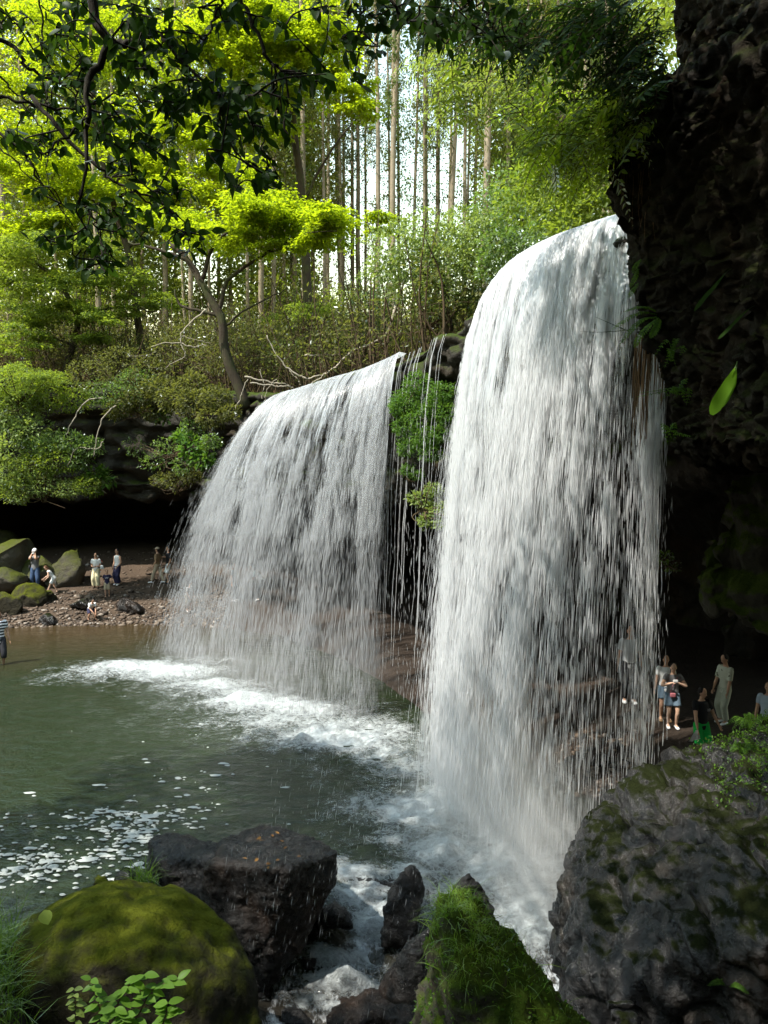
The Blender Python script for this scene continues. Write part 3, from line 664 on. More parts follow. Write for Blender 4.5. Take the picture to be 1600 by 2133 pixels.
def foam_flakes():
    g = np.random.default_rng(4); mb = MB(); n = 0
    V0 = None
    while n < 680:
        t = g.random(); px = 40 + 360 * t + g.normal(0, 70); py = 1800 - 60 * t + g.normal(0, 45) - .35 * (px - 180)
        if g.random() < .45: px = g.uniform(-40, 330); py = g.uniform(1690, 1860)
        if g.random() < .06: px = g.uniform(0, 800); py = g.uniform(1480, 1800)
        if py < 1440 or py > 1870 or px > 900: continue
        c = on(px, py, 0); d = fbm(np.array([[c[0] * .8 - c[1] * .35, c[1] * 1.9 + c[0] * .5, 2.0]]), 3, 4)[0]
        if g.random() > .12 + 1.6 * max(0, d - .05) ** 1.3: continue
        s = abs(g.normal(0, .016)) + .006; s = min(s, .042) * (1.7 if g.random() < .05 else 1); m = 9; a = np.linspace(0, 2 * np.pi, m, endpoint=False); r = s * (1 + .35 * g.normal(size=m) * .6)
        el = g.uniform(1.2, 3.0); P = np.stack([c[0] + r * np.cos(a) * el, c[1] + r * np.sin(a), np.full(m, .016)], -1)
        top = P * .55 + np.array((c[0], c[1], .0)) * .45; top[:, 2] = .028
        V = np.vstack([P, top, (c[0], c[1], .034)]); j = np.arange(m); k = (j + 1) % m
        mb.add(V, [np.stack([j, k, m + k, m + j], -1), np.stack([m + j, m + k, np.full(m, 2 * m)], -1)]); n += 1
    o = mb.build('foam_flakes', M['flake']); tag(o, kind='stuff', label='scattered white foam flecks drifting on the dark green pool')
foam_flakes()
def mist(px, py, Y, sz, dens):
    c = at(px, py, Y); V, Fx = ico(2)
    o = mesh('mist', V * 1.02, [Fx], mist_mat('mist', dens), None, True); o.location = Vector([float(x) for x in c]); o.scale = sz
    tag(o, kind='stuff')
mist(1040, 1740, 11.4, (1.9, 2.1, 2.2), 1.5)
mist(1110, 1860, 9.9, (.9, 1.0, 1.7), 1.8)
mist(560, 1400, 19.5, (4.2, 3.2, 1.5), .22)
# ------------------------------------------------------------------ boulders and stones
def hull(points, voxel, it=5):
    import bmesh
    b = bmesh.new()
    for p in points: b.verts.new(p)
    bmesh.ops.convex_hull(b, input=b.verts)
    bmesh.ops.delete(b, geom=[v for v in b.verts if not v.link_faces], context='VERTS')
    bmesh.ops.recalc_face_normals(b, faces=b.faces)
    me = bpy.data.meshes.new('tmp'); b.to_mesh(me); b.free(); o = bpy.data.objects.new('tmp', me); COL.objects.link(o)
    m = o.modifiers.new('r', 'REMESH'); m.mode = 'VOXEL'; m.voxel_size = voxel
    s = o.modifiers.new('s', 'SMOOTH'); s.factor = .5; s.iterations = it
    dg = bpy.context.evaluated_depsgraph_get(); e = o.evaluated_get(dg); r = e.to_mesh()
    V = np.empty(len(r.vertices) * 3, np.float32); r.vertices.foreach_get('co', V); V = V.reshape(-1, 3).astype(float)
    Nn = np.empty(len(r.vertices) * 3, np.float32); r.vertices.foreach_get('normal', Nn); Nn = Nn.reshape(-1, 3).astype(float)
    q = []; t = []
    for f in r.polygons: (q if len(f.vertices) == 4 else t).append(f.vertices[:])
    e.to_mesh_clear(); bpy.data.objects.remove(o); bpy.data.meshes.remove(me)
    return V, Nn, [np.array(x) for x in (t, q) if x]
def rough(V, N, amp, freq, seed, ledge=0, ln=(.3, 0, 1), lf=1.6, fine=.02, facet=0, ff=1.0):
    P = V * freq; d = amp * (.6 * fbm(P, seed, 4) + .4 * ridged(P * 1.7, seed + 4, 4) - .15)
    if ledge:
        q = V @ unit(ln) * lf + .9 * fbm(V * .8, seed + 8, 3); d = d - ledge * np.exp(-((np.abs((q % 1) - .5)) / .05) ** 2) + ledge * .5 * (q % 1)
    if facet:
        for k, dr in enumerate(((-.45, .1, .9), (.8, .2, .5), (.1, -.9, .4))):
            q = (V @ unit(dr)) * ff * (1.1 + .3 * k) + 1.1 * fbm(V * .55, seed + 20 + k, 3); d = d + facet * ((np.floor(q) + sstep(.86, .99, q % 1)) - q + .5)      # broken faces
    d = d + fine * ridged(V * 7, seed + 2, 3) + .012 * ridged(V * 19, seed + 12, 2)
    return V + N * d[:, None]
def boulder(name, label, pts, mat, voxel=.05, amp=.10, freq=1.4, seed=1, cat='boulder', group=None, it=5, **k):
    V, N, Fs = hull([tuple(p) for p in pts], voxel, it); V = rough(V, N, amp, freq, seed, **k)
    c = V.mean(0); c[2] = V[:, 2].min(); o = mesh(name, V - c, Fs, mat); o.location = Vector([float(x) for x in c])
    return tag(o, label, cat, group)
def px_pts(L): return [at(*q) for q in L]
big = boulder('boulder', 'huge dark wet boulder cracked with mossy ledges beneath the overhanging cliff',
        px_pts([(1188, 1990, 8.9), (1190, 1900, 8.6), (1204, 1795, 8.9), (1262, 1705, 9.3), (1332, 1640, 9.7), (1420, 1585, 10.1), (1520, 1545, 10.2), (1700, 1500, 10.0), (1700, 1600, 8.3), (1560, 1680, 8.2), (1420, 1720, 8.3), (1300, 1790, 8.2), (1240, 1900, 7.7), (1220, 2040, 7.2), (1400, 2040, 6.6), (1600, 1960, 6.2), (1700, 2000, 6.0)]) + [(6.5, 6.0, -.6), (3.2, 6.2, -.9), (2.35, 8.2, -.8), (2.45, 9.6, -.7), (3, 11.2, -.6), (6.5, 11.4, -.4), (6.5, 10.4, 2.5)],
        M['bigrock'], .032, .15, .9, 5, it=3, ledge=.10, ln=(-.42, -.1, 1), lf=1.3, fine=.018, facet=.09, ff=.8)
boulder('boulder', 'wet black block shaped boulder with fallen leaves on its flat top, spray in front',
        px_pts([(432, 1800, 8.6), (590, 1812, 8.25), (702, 1775, 8.9), (480, 1742, 9.8), (560, 1727, 10), (650, 1745, 9.8), (425, 1890, 8.8), (470, 1990, 8.5), (545, 2080, 8.4), (692, 1850, 8.8), (645, 1940, 8.6), (500, 2000, 9.6), (650, 1900, 9.8), (520, 2090, 8.9)]), M['wetrock'], .024, .045, 1.8, 12, it=2, fine=.014, facet=.03, ff=1.3)
boulder('boulder', 'lower black slab with one mossy end leaning against the wet block boulder',
        px_pts([(312, 1752, 9.8), (345, 1738, 10.2), (400, 1748, 10.3), (478, 1765, 10), (330, 1795, 9.4), (460, 1785, 9.3), (318, 1850, 9.5), (335, 1890, 9.6), (450, 1900, 9.2), (478, 1870, 9.9), (400, 1890, 9.1)]), M['wetrock'], .024, .04, 2.0, 14, it=2, fine=.012, facet=.025, ff=1.5)
V, Fx = rock_shape((1.5, 1.25, 1.46), 23, 6, 7, (.74, .95), .07, 1.7, fine=.028)
o = mesh('boulder', V, [Fx], M['mossrock']); o.location = (-2.58, 6.6, .43); tag(o, 'rounded moss covered boulder with yellow green crest beside the grass', 'boulder')
MOSSB = o
def ray_top(V, loc, x, y):
    d = (V[:, 0] + loc[0] - x) ** 2 + (V[:, 1] + loc[1] - y) ** 2; i = np.where(d < .02)[0]
    return (V[i, 2].max() + loc[2]) if len(i) else None
STP = px_pts([(908, 1905, 5.6), (925, 1875, 5.8), (955, 1866, 6.0), (985, 1880, 5.9), (1008, 1910, 5.7), (1040, 1975, 5.5), (1090, 2032, 5.4), (1150, 2085, 5.3), (1225, 2150, 5.2), (1300, 2250, 5.3), (904, 1970, 5.5), (908, 2060, 5.3), (905, 2250, 5.1), (940, 1915, 5.35), (965, 1995, 5.1), (1000, 2250, 4.8), (1150, 2250, 4.8), (1000, 2000, 6.5), (1150, 2100, 6.5), (900, 2250, 6.6), (1250, 2250, 6.5)])
STV, STN, STF = hull([tuple(p) for p in STP], .035); STV = rough(STV, STN, .11, 2.2, 31, fine=.03)
c = STV.mean(0); c[2] = STV[:, 2].min(); stump = mesh('mossy_stump', STV - c, STF, M['stump']); stump.location = Vector([float(x) for x in c]); tag(stump, 'moss covered horn of rock with a tuft of grass on its crown', 'stump')
SR = 'stones lying in the stream'
for lab, pts, mt, sd in (
    ('upright pointed wet stone standing in the white stream beside the grassy moss horn', [(836, 1812, 9.4), (868, 1800, 9.6), (884, 1850, 9.4), (858, 1950, 9.0), (795, 1968, 9.1), (800, 1900, 9.2), (850, 1900, 9.9), (820, 1990, 9.6)], 'wetrock', 3),
    ('pointed grey stone tip peeping over the grass of the moss horn', [(975, 1812, 8.1), (945, 1850, 8.0), (1015, 1850, 8.0), (940, 1950, 8.0), (1030, 1950, 8.0), (980, 1950, 8.5)], 'wetrock', 4),
    ('sloping black slab of stone rising against the foot of the moss horn', [(900, 1925, 7.6), (786, 2062, 7.5), (830, 2085, 7.2), (900, 2100, 7.2), (860, 1960, 7.3), (920, 2050, 7.8)], 'wetrock', 6),
    ('long low dark rock half veiled by spray under the tall white curtain', [(822, 1775, 11.3), (870, 1758, 11.5), (985, 1748, 11.6), (1010, 1780, 11.3), (830, 1805, 10.9), (960, 1800, 11.0), (1000, 1820, 11.6)], 'wetrock', 7),
    ('flat dark stone awash in the stream right of the block boulder', [(722, 1822, 10.4), (770, 1812, 10.7), (850, 1826, 10.5), (730, 1850, 10.0), (845, 1852, 10.0)], 'wetrock', 8),
    ('glistening cracked lump of stone against the right flank of the block boulder', [(655, 1905, 9.5), (700, 1878, 9.6), (738, 1902, 9.5), (660, 1930, 9.2), (735, 1930, 9.2), (700, 1905, 9.0)], 'wetrock', 9),
    ('small black stone in the shadow low beside the block boulder', [(622, 1975, 9.1), (660, 1965, 9.2), (702, 1985, 9.0), (630, 2015, 8.7), (700, 2012, 8.8)], 'wetrock', 10),
    ('rippled dark shelf of stone in the stream at the bottom edge', [(690, 2085, 8.4), (790, 2062, 8.5), (888, 2080, 8.3), (680, 2140, 7.9), (880, 2150, 7.8), (790, 2110, 7.9)], 'wetrock', 11),
    ('low wet stone between the mossy round boulder and the stream', [(560, 2100, 8.3), (610, 2080, 8.4), (650, 2105, 8.2), (570, 2150, 7.9), (650, 2150, 7.9)], 'wetrock', 13),
    ('little grey stone at the waterline beside the grass tuft', [(240, 1815, 9.5), (262, 1800, 9.6), (292, 1835, 9.3), (240, 1845, 9.2), (285, 1850, 9.2), (265, 1825, 9.1)], 'bigrock', 15),
    ('small moss topped stone at the waterline behind the round boulder', [(190, 1825, 9.3), (215, 1802, 9.5), (245, 1810, 9.4), (195, 1850, 9.0), (250, 1850, 9.0)], 'mossrock', 16),
    ('reddish brown wet stone at the foot of the huge boulder', [(1262, 2085, 6.6), (1290, 2070, 6.7), (1330, 2085, 6.6), (1270, 2130, 6.3), (1325, 2130, 6.3)], 'bigrock', 17),
    ('pale brown stone wedged below the huge boulder at the bottom edge', [(1270, 2115, 6.2), (1310, 2105, 6.2), (1345, 2125, 6.2), (1280, 2160, 6.0), (1340, 2160, 6.0)], 'bigrock', 18),
    ('dark stone hidden in mist left of the huge boulder', [(1000, 1760, 11.0), (1030, 1745, 11.1), (1075, 1760, 11.0), (1010, 1790, 10.7), (1070, 1790, 10.7)], 'wetrock', 19)):
    boulder('stone', lab, px_pts(pts), M[mt], .035, .05, 2.2, sd, 'stone', SR, fine=.02)
FR = 'mossy boulders on the far bank'
def on_ground(px, py):
    """ground point sighted at a pixel"""
    Y = np.linspace(9, 45, 160); best = None
    P = np.array([at(px, py, y) for y in Y]); g = ground_z(P[:, 0], P[:, 1]); d = P[:, 2] - g; i = max(1, np.argmax(d < 0)); t = d[i - 1] / (d[i - 1] - d[i]); q = P[i - 1] + (P[i] - P[i - 1]) * t; q[2] = ground_z(q[0], q[1]); return q
def far_rock(lab, px0, py0, px1, py1, mat, seed, cuts=9):
    c = on_ground((px0 + px1) / 2, py1 - .12 * (py1 - py0)); s = c[1] / F; rx = (px1 - px0) / 2 * s; rz = (py1 - py0) * s
    V, Fx = rock_shape((rx * 1.4, rx * 1.1, rz * .80), seed, 4, cuts + 4, (.42, .80), .12, 1.4, fine=.03)
    o = mesh('boulder', V, [Fx], M[mat], smooth=True); o.location = (float(c[0]), float(c[1] + .3), float(c[2] + rz * .40)); return tag(o, lab, 'boulder', FR)
far_rock('big moss green boulder at the left edge behind the photographer in the vest', -50, 1142, 62, 1232, 'farboulder', 41)
far_rock('moss boulder highest on the bank under the leafy overhang at the left edge', -60, 1102, 24, 1160, 'farboulder', 42)
far_rock('pale moss boulder standing just behind the photographer in jeans', 22, 1178, 92, 1232, 'farboulder', 43)
far_rock('squat moss boulder behind the bending girl in white', 96, 1158, 182, 1226, 'farboulder', 44)
far_rock('sunlit yellow green boulder low at the left edge of the bank', -30, 1198, 40, 1246, 'farboulder', 45)
far_rock('angular dark boulder with bright green moss in front of the photographer', 18, 1228, 86, 1268, 'mossrock', 46, 12)
far_rock('small flat mossy boulder in front of the bending girl', 72, 1236, 112, 1256, 'mossrock', 47)
far_rock('dark boulder behind the striped wader at the left edge', -34, 1244, 32, 1284, 'mossrock', 48)
far_rock('grey stone on the gravel just behind the crouching boy', 146, 1252, 192, 1276, 'bigrock', 49)
far_rock('long dark flat stone on the gravel between the crouching boy and the falls', 238, 1256, 296, 1282, 'wetrock', 50)
far_rock('low brown stone at the water edge under the mossy boulders', 78, 1288, 108, 1308, 'bigrock', 51)
for k, (lab, a) in enumerate((('dark pebbly stone on the sand behind the tall curtain, nearest the huge boulder', (1284, 1560, 1306, 1576)), ('cluster stone on the wet sand seen through the drips of the tall curtain', (1246, 1592, 1286, 1608)), ('small stone at the sand edge left of the huge boulder', (1188, 1592, 1206, 1606)))):
    o = far_rock(lab, *a, 'wetrock', 60 + k); o.name = 'stone'; o['group'] = 'stones on the wet sand'; o['category'] = 'stone'
def pebbles():
    g = np.random.default_rng(3); V0, F0 = ico(1); mb = MB(); n = 0
    for k in range(4300):
        px = g.uniform(-20, 480); py = 1312 - 80 * g.random() ** 1.5
        if g.random() < .12: py = g.uniform(1150, 1235)
        if k > 4050: px = g.uniform(1150, 1330); py = g.uniform(1520, 1660)
        c = on_ground(px, py)
        if shore_dist(c[0], c[1]) < -.35: continue
        s = .022 * math.exp(g.normal(0, .5)) * 1.6; s = min(s, .14); S = np.array((s * g.uniform(.8, 1.5), s * g.uniform(.8, 1.4), s * g.uniform(.5, .8)))
        a = g.uniform(0, 6.28); Rm = np.array(((math.cos(a), -math.sin(a), 0), (math.sin(a), math.cos(a), 0), (0, 0, 1)))
        W = (V0 * (1 + .18 * g.normal(size=(len(V0), 1)))) * S @ Rm.T + np.array((c[0], c[1], float(ground_z(c[0], c[1])) + S[2] * .35)); mb.add(W, [F0], g.random())
    o = mb.build('gravel', M['gravel'], smooth=False); tag(o, kind='stuff', label='loose brown gravel along the far water edge')
def gravel_mat():
    t = NT('gravel'); c = t.ramp(t.attr('rnd'), [(0.0, (.03, .022, .016)), (.5, (.09, .062, .042)), (.85, (.15, .115, .085)), (1.0, (.26, .23, .20))]); t.princ(c, .75, None, .3); return t.m
M['gravel'] = gravel_mat(); pebbles()
# ------------------------------------------------------------------ trees and plants
def limb_tube(P, r0, r1, n=14, seg=7, wob=.03, seed=0):
    P = smooth_path(P, n); k = np.arange(n)[:, None] * .9
    P = P + wob * np.stack([vnoise(np.concatenate([k + j * 9.1, k * 0 + seed, k * 0], 1), 3) for j in range(3)], -1)
    return tube(P, np.linspace(r0, r1, n), seg)
def clouds(specs, seed, L, kind='spray', tilt=.2, droop=.3, thick=.08):
    """specs: (px, py, Y, radius, n)"""
    g = np.random.default_rng(seed); out = []
    if kind == 'spray': specs = list(specs) + [(px + g.normal(0, 34), py + g.normal(0, 26), Y + g.normal(.8, .9), rad * .9, int(n * .8)) for (px, py, Y, rad, n) in specs]
    for (px, py, Y, rad, n) in specs:
        c = at(px, py, Y)
        if kind == 'spray':
            k = max(1, int(rad / .5)); 
            for j in range(2 + k):
                o = g.normal(0, .45, 3) * rad * np.array((1, .8, .28)); out.append(spray(c + o, rad * g.uniform(.45, .8), int(n / (2 + k)), tilt, droop, thick, g))
        else:
            out.append(blob(c, np.array((rad, rad, rad * .75)), n, g))
    return cat(out)
def tree(name, label, cat_, base, trunk, r, limbs, leaves, mat, L, group=None, bark='bark', crown='crown', seed=1, wf=.5):
    root = empty(name, base, 0, label, cat_, group)
    V, Fs = limb_tube(trunk, r[0], r[1], 18, 9, .05, seed); under(mesh('trunk', V, Fs, M[bark]), root)
    if limbs:
        for k, (P, a, b) in enumerate(limbs):
            V, Fs = limb_tube(P, a, b, 12, 6, .05, seed + k); under(mesh('limb', V, Fs, M[bark]), root)
    C, A, N = leaves; n = len(C); g = np.random.default_rng(seed); ln = L * g.uniform(.6, 1.3, n)
    under(leaf_obj(crown, C, A, N, ln, ln * wf, M[mat]), root); return root
def pts(Y, *q): return [at(x, y, Y + (z[0] if z else 0)) for x, y, *z in q]
MG = 'maples leaning over the gorge'
# crooked maple rooted on the brink, its bright layer spread to the right
tree('maple_tree', 'crooked maple rooted on the cliff edge with a bright yellow green layer of leaves', 'tree', at(505, 825, 26), pts(26, (515, 850), (490, 790), (468, 720), (455, 650), (420, 590), (395, 545), (350, 505)), (.21, .08),
     [(pts(26, (455, 655), (470, 590), (520, 550), (560, 525), (600, 500, -1)), .09, .03), (pts(26, (420, 590), (440, 520), (480, 480), (560, 455, -1)), .08, .02), (pts(26, (455, 660), (400, 645), (372, 630), (362, 600)), .07, .02), (pts(26, (395, 545), (330, 520), (270, 505)), .08, .03), (pts(26, (560, 525), (640, 490, -2), (700, 480, -3)), .04, .01), (pts(26, (455, 690), (520, 640), (600, 600, 1)), .05, .015)],
     clouds([(470, 455, 25.5, 1.3, 1500), (540, 440, 25, 1.5, 1900), (610, 450, 24.5, 1.5, 1900), (670, 455, 24, 1.2, 1500), (700, 475, 24, .8, 800), (560, 490, 25, 1.2, 1200), (640, 500, 24.5, 1.1, 1100), (430, 500, 26, 1.1, 900), (380, 470, 26.5, 1.3, 1000), (330, 450, 27, 1.2, 900), (600, 415, 26, 1.0, 900), (470, 500, 25, .8, 500), (690, 440, 25, .8, 700)], 3, .13), 'l_maple', .14, MG, wf=.55)
tree('maple_tree', 'tall maple with glowing yellow green crown in the upper left behind the dark leaves', 'tree', at(300, 760, 34), pts(34, (300, 790), (285, 650), (265, 520), (230, 400), (200, 250), (190, 60)), (.18, .07),
     [(pts(34, (265, 520), (340, 440), (430, 380)), .08, .02), (pts(34, (250, 460), (160, 400), (60, 380)), .08, .02), (pts(34, (230, 400), (300, 300), (380, 220)), .07, .02), (pts(34, (200, 260), (120, 200), (40, 180)), .07, .02)],
     clouds([(40, 380, 33.0, 2.0, 1700), (120, 350, 32.5, 2.0, 1700), (200, 400, 33.0, 1.8, 1500), (290, 330, 33.0, 1.9, 1700), (370, 370, 33.0, 1.8, 1700), (430, 400, 32.0, 1.5, 1500), (60, 270, 33.0, 2.0, 1700), (160, 250, 34.0, 2.0, 1600), (330, 240, 33.0, 1.8, 1400), (420, 290, 33.0, 1.6, 1400), (30, 160, 33.0, 1.9, 1400), (120, 120, 34.0, 2.0, 1400), (250, 130, 34.0, 2.0, 1400), (60, 440, 32.0, 1.7, 1300), (150, 460, 33.0, 1.6, 1200), (480, 350, 33.0, 1.3, 1100), (90, 40, 34.0, 2.0, 1300), (230, 40, 34.0, 2.0, 1200), (0, 330, 32.0, 1.5, 1100), (380, 120, 34.0, 1.7, 1200)], 5, .14), 'l_maple', .17, MG, seed=2, wf=.55)
tree('maple_tree', 'maple whose sunlit leaves fill the top centre between the dark boughs and the cedars', 'tree', at(650, 720, 36), pts(36, (640, 760), (640, 600), (630, 420), (610, 250), (590, 40), (580, -150)), (.26, .10),
     [(pts(36, (630, 420), (700, 300), (760, 230)), .08, .02), (pts(36, (610, 260), (540, 150), (480, 90)), .08, .02), (pts(36, (600, 150), (680, 80), (740, 30)), .07, .02)],
     clouds([(480, 40, 33, 2.0, 1500), (560, 20, 33, 2.0, 1700), (640, 40, 33, 1.8, 1500), (580, 90, 33, 1.9, 1600), (660, 130, 33, 1.7, 1400), (500, 120, 33, 1.9, 1500), (440, 90, 33, 1.9, 1300), (720, 180, 33, 1.3, 1000), (740, 220, 34, 1.2, 900), (620, 190, 34, 1.4, 1000), (540, 190, 34, 1.5, 1100), (690, 60, 33, 1.2, 800), (460, 190, 34, 1.6, 1100), (500, 260, 34, 1.4, 900), (580, 260, 34, 1.2, 700)], 7, .15), 'l_maple', .19, MG, seed=3, wf=.55)
tree('maple_tree', 'soft green maple with flat layered boughs filling the left edge above the overhang', 'tree', at(120, 800, 33), pts(33, (130, 810), (150, 720), (160, 660), (120, 590), (60, 540), (-40, 500)), (.16, .06),
     [(pts(33, (160, 660), (240, 640), (330, 650)), .06, .02), (pts(33, (120, 590), (180, 540), (250, 520)), .06, .02), (pts(33, (150, 720), (60, 680), (-30, 660)), .06, .02)],
     clouds([(40, 520, 32.0, 1.8, 1500), (120, 500, 32.0, 1.7, 1400), (210, 520, 32.0, 1.5, 1200), (30, 590, 31.5, 1.8, 1600), (110, 580, 31.5, 1.6, 1400), (190, 590, 32.0, 1.5, 1200), (280, 570, 32.5, 1.4, 900), (50, 660, 31.5, 1.7, 1500), (140, 650, 31.5, 1.5, 1200), (230, 650, 32.5, 1.3, 900), (20, 720, 31.5, 1.4, 1000), (110, 700, 32.0, 1.3, 900), (320, 620, 32.5, 1.1, 600), (200, 700, 32.5, 1.1, 600)], 9, .10), 'l_maple2', .15, MG, seed=4, wf=.55)
SG = 'broadleaf trees above the falls'
tree('broadleaf_tree', 'pale green leafy tree on the brink between the two curtains, bare stems below', 'tree', at(925, 735, 21), pts(21, (930, 760), (932, 680), (928, 610), (915, 550), (900, 490)), (.17, .06),
     [(pts(21, (928, 610), (870, 560), (820, 520)), .06, .02), (pts(21, (925, 590), (980, 540), (1020, 510)), .06, .02), (pts(21, (930, 680), (960, 640), (1000, 600)), .04, .015)],
     clouds([(830, 510, 20.5, .9, 900), (890, 495, 20.5, 1.0, 1100), (950, 510, 20, .9, 1000), (1010, 500, 19.5, .8, 800), (860, 550, 20.5, .9, 900), (930, 555, 20, .9, 900), (990, 550, 19.5, .7, 700), (910, 600, 20, .7, 600), (850, 600, 20.5, .6, 450), (1030, 470, 20, .7, 600), (800, 560, 21, .6, 450), (960, 470, 20.5, .7, 600)], 11, .10, 'blob'), 'l_pale', .12, SG, seed=5)
tree('broadleaf_tree', 'yellow green leafy tree over the lip of the tall curtain beside the dark cliff', 'tree', at(1230, 470, 15), pts(15.5, (1225, 530), (1210, 430), (1190, 340), (1170, 230)), (.12, .05),
     [(pts(15.5, (1210, 430), (1150, 400), (1100, 380)), .04, .015), (pts(15.5, (1200, 380), (1250, 330), (1290, 300)), .04, .015)],
     clouds([(1190, 460, 14.8, .55, 700), (1240, 440, 14.6, .5, 650), (1150, 430, 15.2, .6, 650), (1210, 400, 15, .6, 700), (1260, 390, 14.6, .5, 600), (1120, 380, 15.5, .6, 500), (1170, 360, 15.3, .6, 600), (1240, 340, 15, .5, 500), (1080, 420, 16, .6, 450), (1180, 480, 14.4, .35, 400), (1265, 300, 15, .5, 450), (1130, 320, 16, .6, 400)], 13, .09, 'blob'), 'l_maple2', .11, SG, seed=6)
tree('broadleaf_tree', 'dark leaved tree between the pale stems and the lip of the tall curtain', 'tree', at(1060, 560, 19), pts(19.5, (1060, 600), (1060, 540), (1075, 470), (1080, 400)), (.12, .05), [(pts(19.5, (1075, 470), (1120, 440), (1160, 430)), .03, .01)],
     clouds([(1050, 520, 18.6, .7, 800), (1100, 500, 18.2, .6, 700), (1080, 460, 19, .7, 700), (1030, 440, 20, .8, 600), (1110, 420, 19, .7, 500), (1060, 390, 20, .8, 500), (1020, 560, 18.6, .4, 350), (1140, 480, 17, .5, 400)], 15, .09, 'blob'), 'l_green', .12, SG, seed=7)
# brushwood on the slope behind the brink
UG = 'shrubs on the slope above the falls'
g_ = np.random.default_rng(77)
def shrub(label, spec, mat, seed, L=.10, name='shrub', group=UG, kind='blob', stems=5):
    px, py, Y, rad, n = spec[0]; b = at(px, py, Y) - np.array((0, 0, rad * .9)); root = empty(name, b, 0, label, 'shrub', group); g = np.random.default_rng(seed); mb = MB()
    for (qx, qy, qY, qr, qn) in spec:
        e = at(qx, qy, qY)
        for _ in range(stems): t = e + g.normal(0, .5, 3) * qr; mid = (b + t) / 2 + g.normal(0, .12, 3); V, Fs = tube(smooth_path([b + g.normal(0, .05, 3), mid, t], 7), np.linspace(.022, .006, 7), 4, False); mb.add(V, Fs)
    under(mb.build('stem', M['twig']), root)
    C, A, N = clouds(spec, seed, L, kind); ln = L * g.uniform(.6, 1.3, len(C)); under(leaf_obj('foliage', C, A, N, ln, ln * .5, M[mat]), root); return root
shrub('leafy shrub low on the slope left of the pale dead branch', [(590, 740, 30, 1.0, 700), (640, 730, 30, .9, 600)], 'l_green', 21)
shrub('dark shrub at the far end of the pale dead branch beneath the bare stems', [(760, 700, 26, .9, 700), (800, 680, 26, .8, 600), (740, 730, 26, .6, 400)], 'l_cedar', 22)
shrub('mid green shrub spreading under the yellow layer of the crooked maple', [(620, 640, 29, 1.2, 900), (690, 640, 29, 1.1, 900), (740, 620, 29, .9, 600)], 'l_maple2', 23, kind='spray')
shrub('fresh green shrub between the cedars and the pale tree', [(780, 590, 27, .9, 700), (760, 640, 27, .8, 600), (800, 620, 26, .7, 500)], 'l_green', 24)
shrub('dull olive shrub below the crooked maple limbs', [(400, 700, 29, 1.1, 700), (350, 730, 29, 1.0, 700), (440, 750, 28, .8, 500)], 'l_brush', 25)
shrub('dense olive green shrub above the shadowed overhang', [(250, 760, 28.5, 1.2, 1000), (190, 780, 28.5, 1.1, 900), (310, 780, 28.5, 1.0, 800)], 'l_brush', 26)
shrub('broad green shrub at the left edge over the dark hollow', [(40, 770, 28, 1.4, 1300), (110, 780, 28, 1.2, 1100), (0, 800, 27.5, 1.0, 800)], 'l_maple2', 27, kind='spray')
shrub('shrub with fine leaves on the brink left of the root stump', [(280, 800, 28, .9, 900), (230, 820, 28, .8, 700)], 'l_green', 28)
shrub('dark shrub under the cedars right of the crooked maple', [(540, 690, 31, 1.0, 700), (500, 660, 31, .9, 500)], 'l_brush', 29)
shrub('dark leafy shrub beside the stem of the pale tree above the trickles', [(890, 650, 22, .5, 500), (960, 650, 21, .5, 500), (990, 620, 20, .5, 400)], 'l_cedar', 30)
HG = 'plants hanging over the cliff'
shrub('sunlit bush with pale yellow green leaves hanging over the cliff at the left edge', [(30, 870, 28.2, .8, 700), (60, 900, 28, .7, 600), (20, 940, 28, .8, 600), (60, 830, 28.4, .6, 450)], 'l_pale', 31, .16, group=HG)
shrub('fine leaved bush drooping toward the hollow above the photographer', [(60, 980, 28, .8, 1300), (120, 960, 28, .8, 1300), (30, 1020, 28, .6, 900), (180, 1010, 28, .5, 700)], 'l_maple2', 32, .10, group=HG)
shrub('green sprays reaching right along the shaded cliff face', [(150, 920, 28, .6, 700), (190, 930, 28, .5, 600), (100, 930, 28, .6, 700), (160, 960, 28, .5, 500)], 'l_green', 33, .12, group=HG)
shrub('broad oval leaves hanging in a bunch from the shaded cliff', [(200, 985, 28.6, .42, 90), (195, 1015, 28.6, .35, 60), (220, 1000, 28.6, .3, 50)], 'l_vivid', 34, .30, group=HG)
shrub('bright green fern bunch beside the left edge of the lower curtain', [(400, 935, 25.6, .45, 260), (425, 960, 25.4, .35, 180), (380, 910, 25.8, .3, 120)], 'l_vivid', 35, .22, group=HG)
shrub('olive grass and ferns over the brink left of the lower curtain', [(400, 840, 26.2, .7, 800), (450, 830, 25.8, .6, 800), (360, 830, 26.8, .6, 600), (440, 870, 25.6, .5, 600), (480, 860, 25.2, .35, 300)], 'l_brush', 36, .14, group=HG)
shrub('trailing dull foliage low on the cliff above the man in the cap', [(370, 1000, 27.5, .5, 350), (340, 1000, 27.8, .4, 250), (400, 990, 27, .35, 250)], 'l_brush', 37, .13, group=HG)
shrub('small plant with upright leaves clinging to the shaded cliff', [(325, 845, 28, .22, 40), (340, 870, 28, .2, 35)], 'l_vivid', 38, .25, group=HG)
shrub('dense pale green bush crowning the overhang at the left edge', [(30, 800, 28.6, .9, 900), (100, 820, 28.6, .8, 800), (-20, 850, 28.4, .8, 700), (160, 830, 28.8, .7, 600)], 'l_maple2', 131, .13, group=HG)
shrub('thick bush hanging down to the roof line of the dark hollow', [(90, 1010, 28, .6, 900), (140, 1020, 28, .5, 700), (20, 990, 27.8, .7, 900), (40, 1030, 27.8, .5, 600), (110, 930, 28.2, .7, 800)], 'l_pale', 132, .11, group=HG)
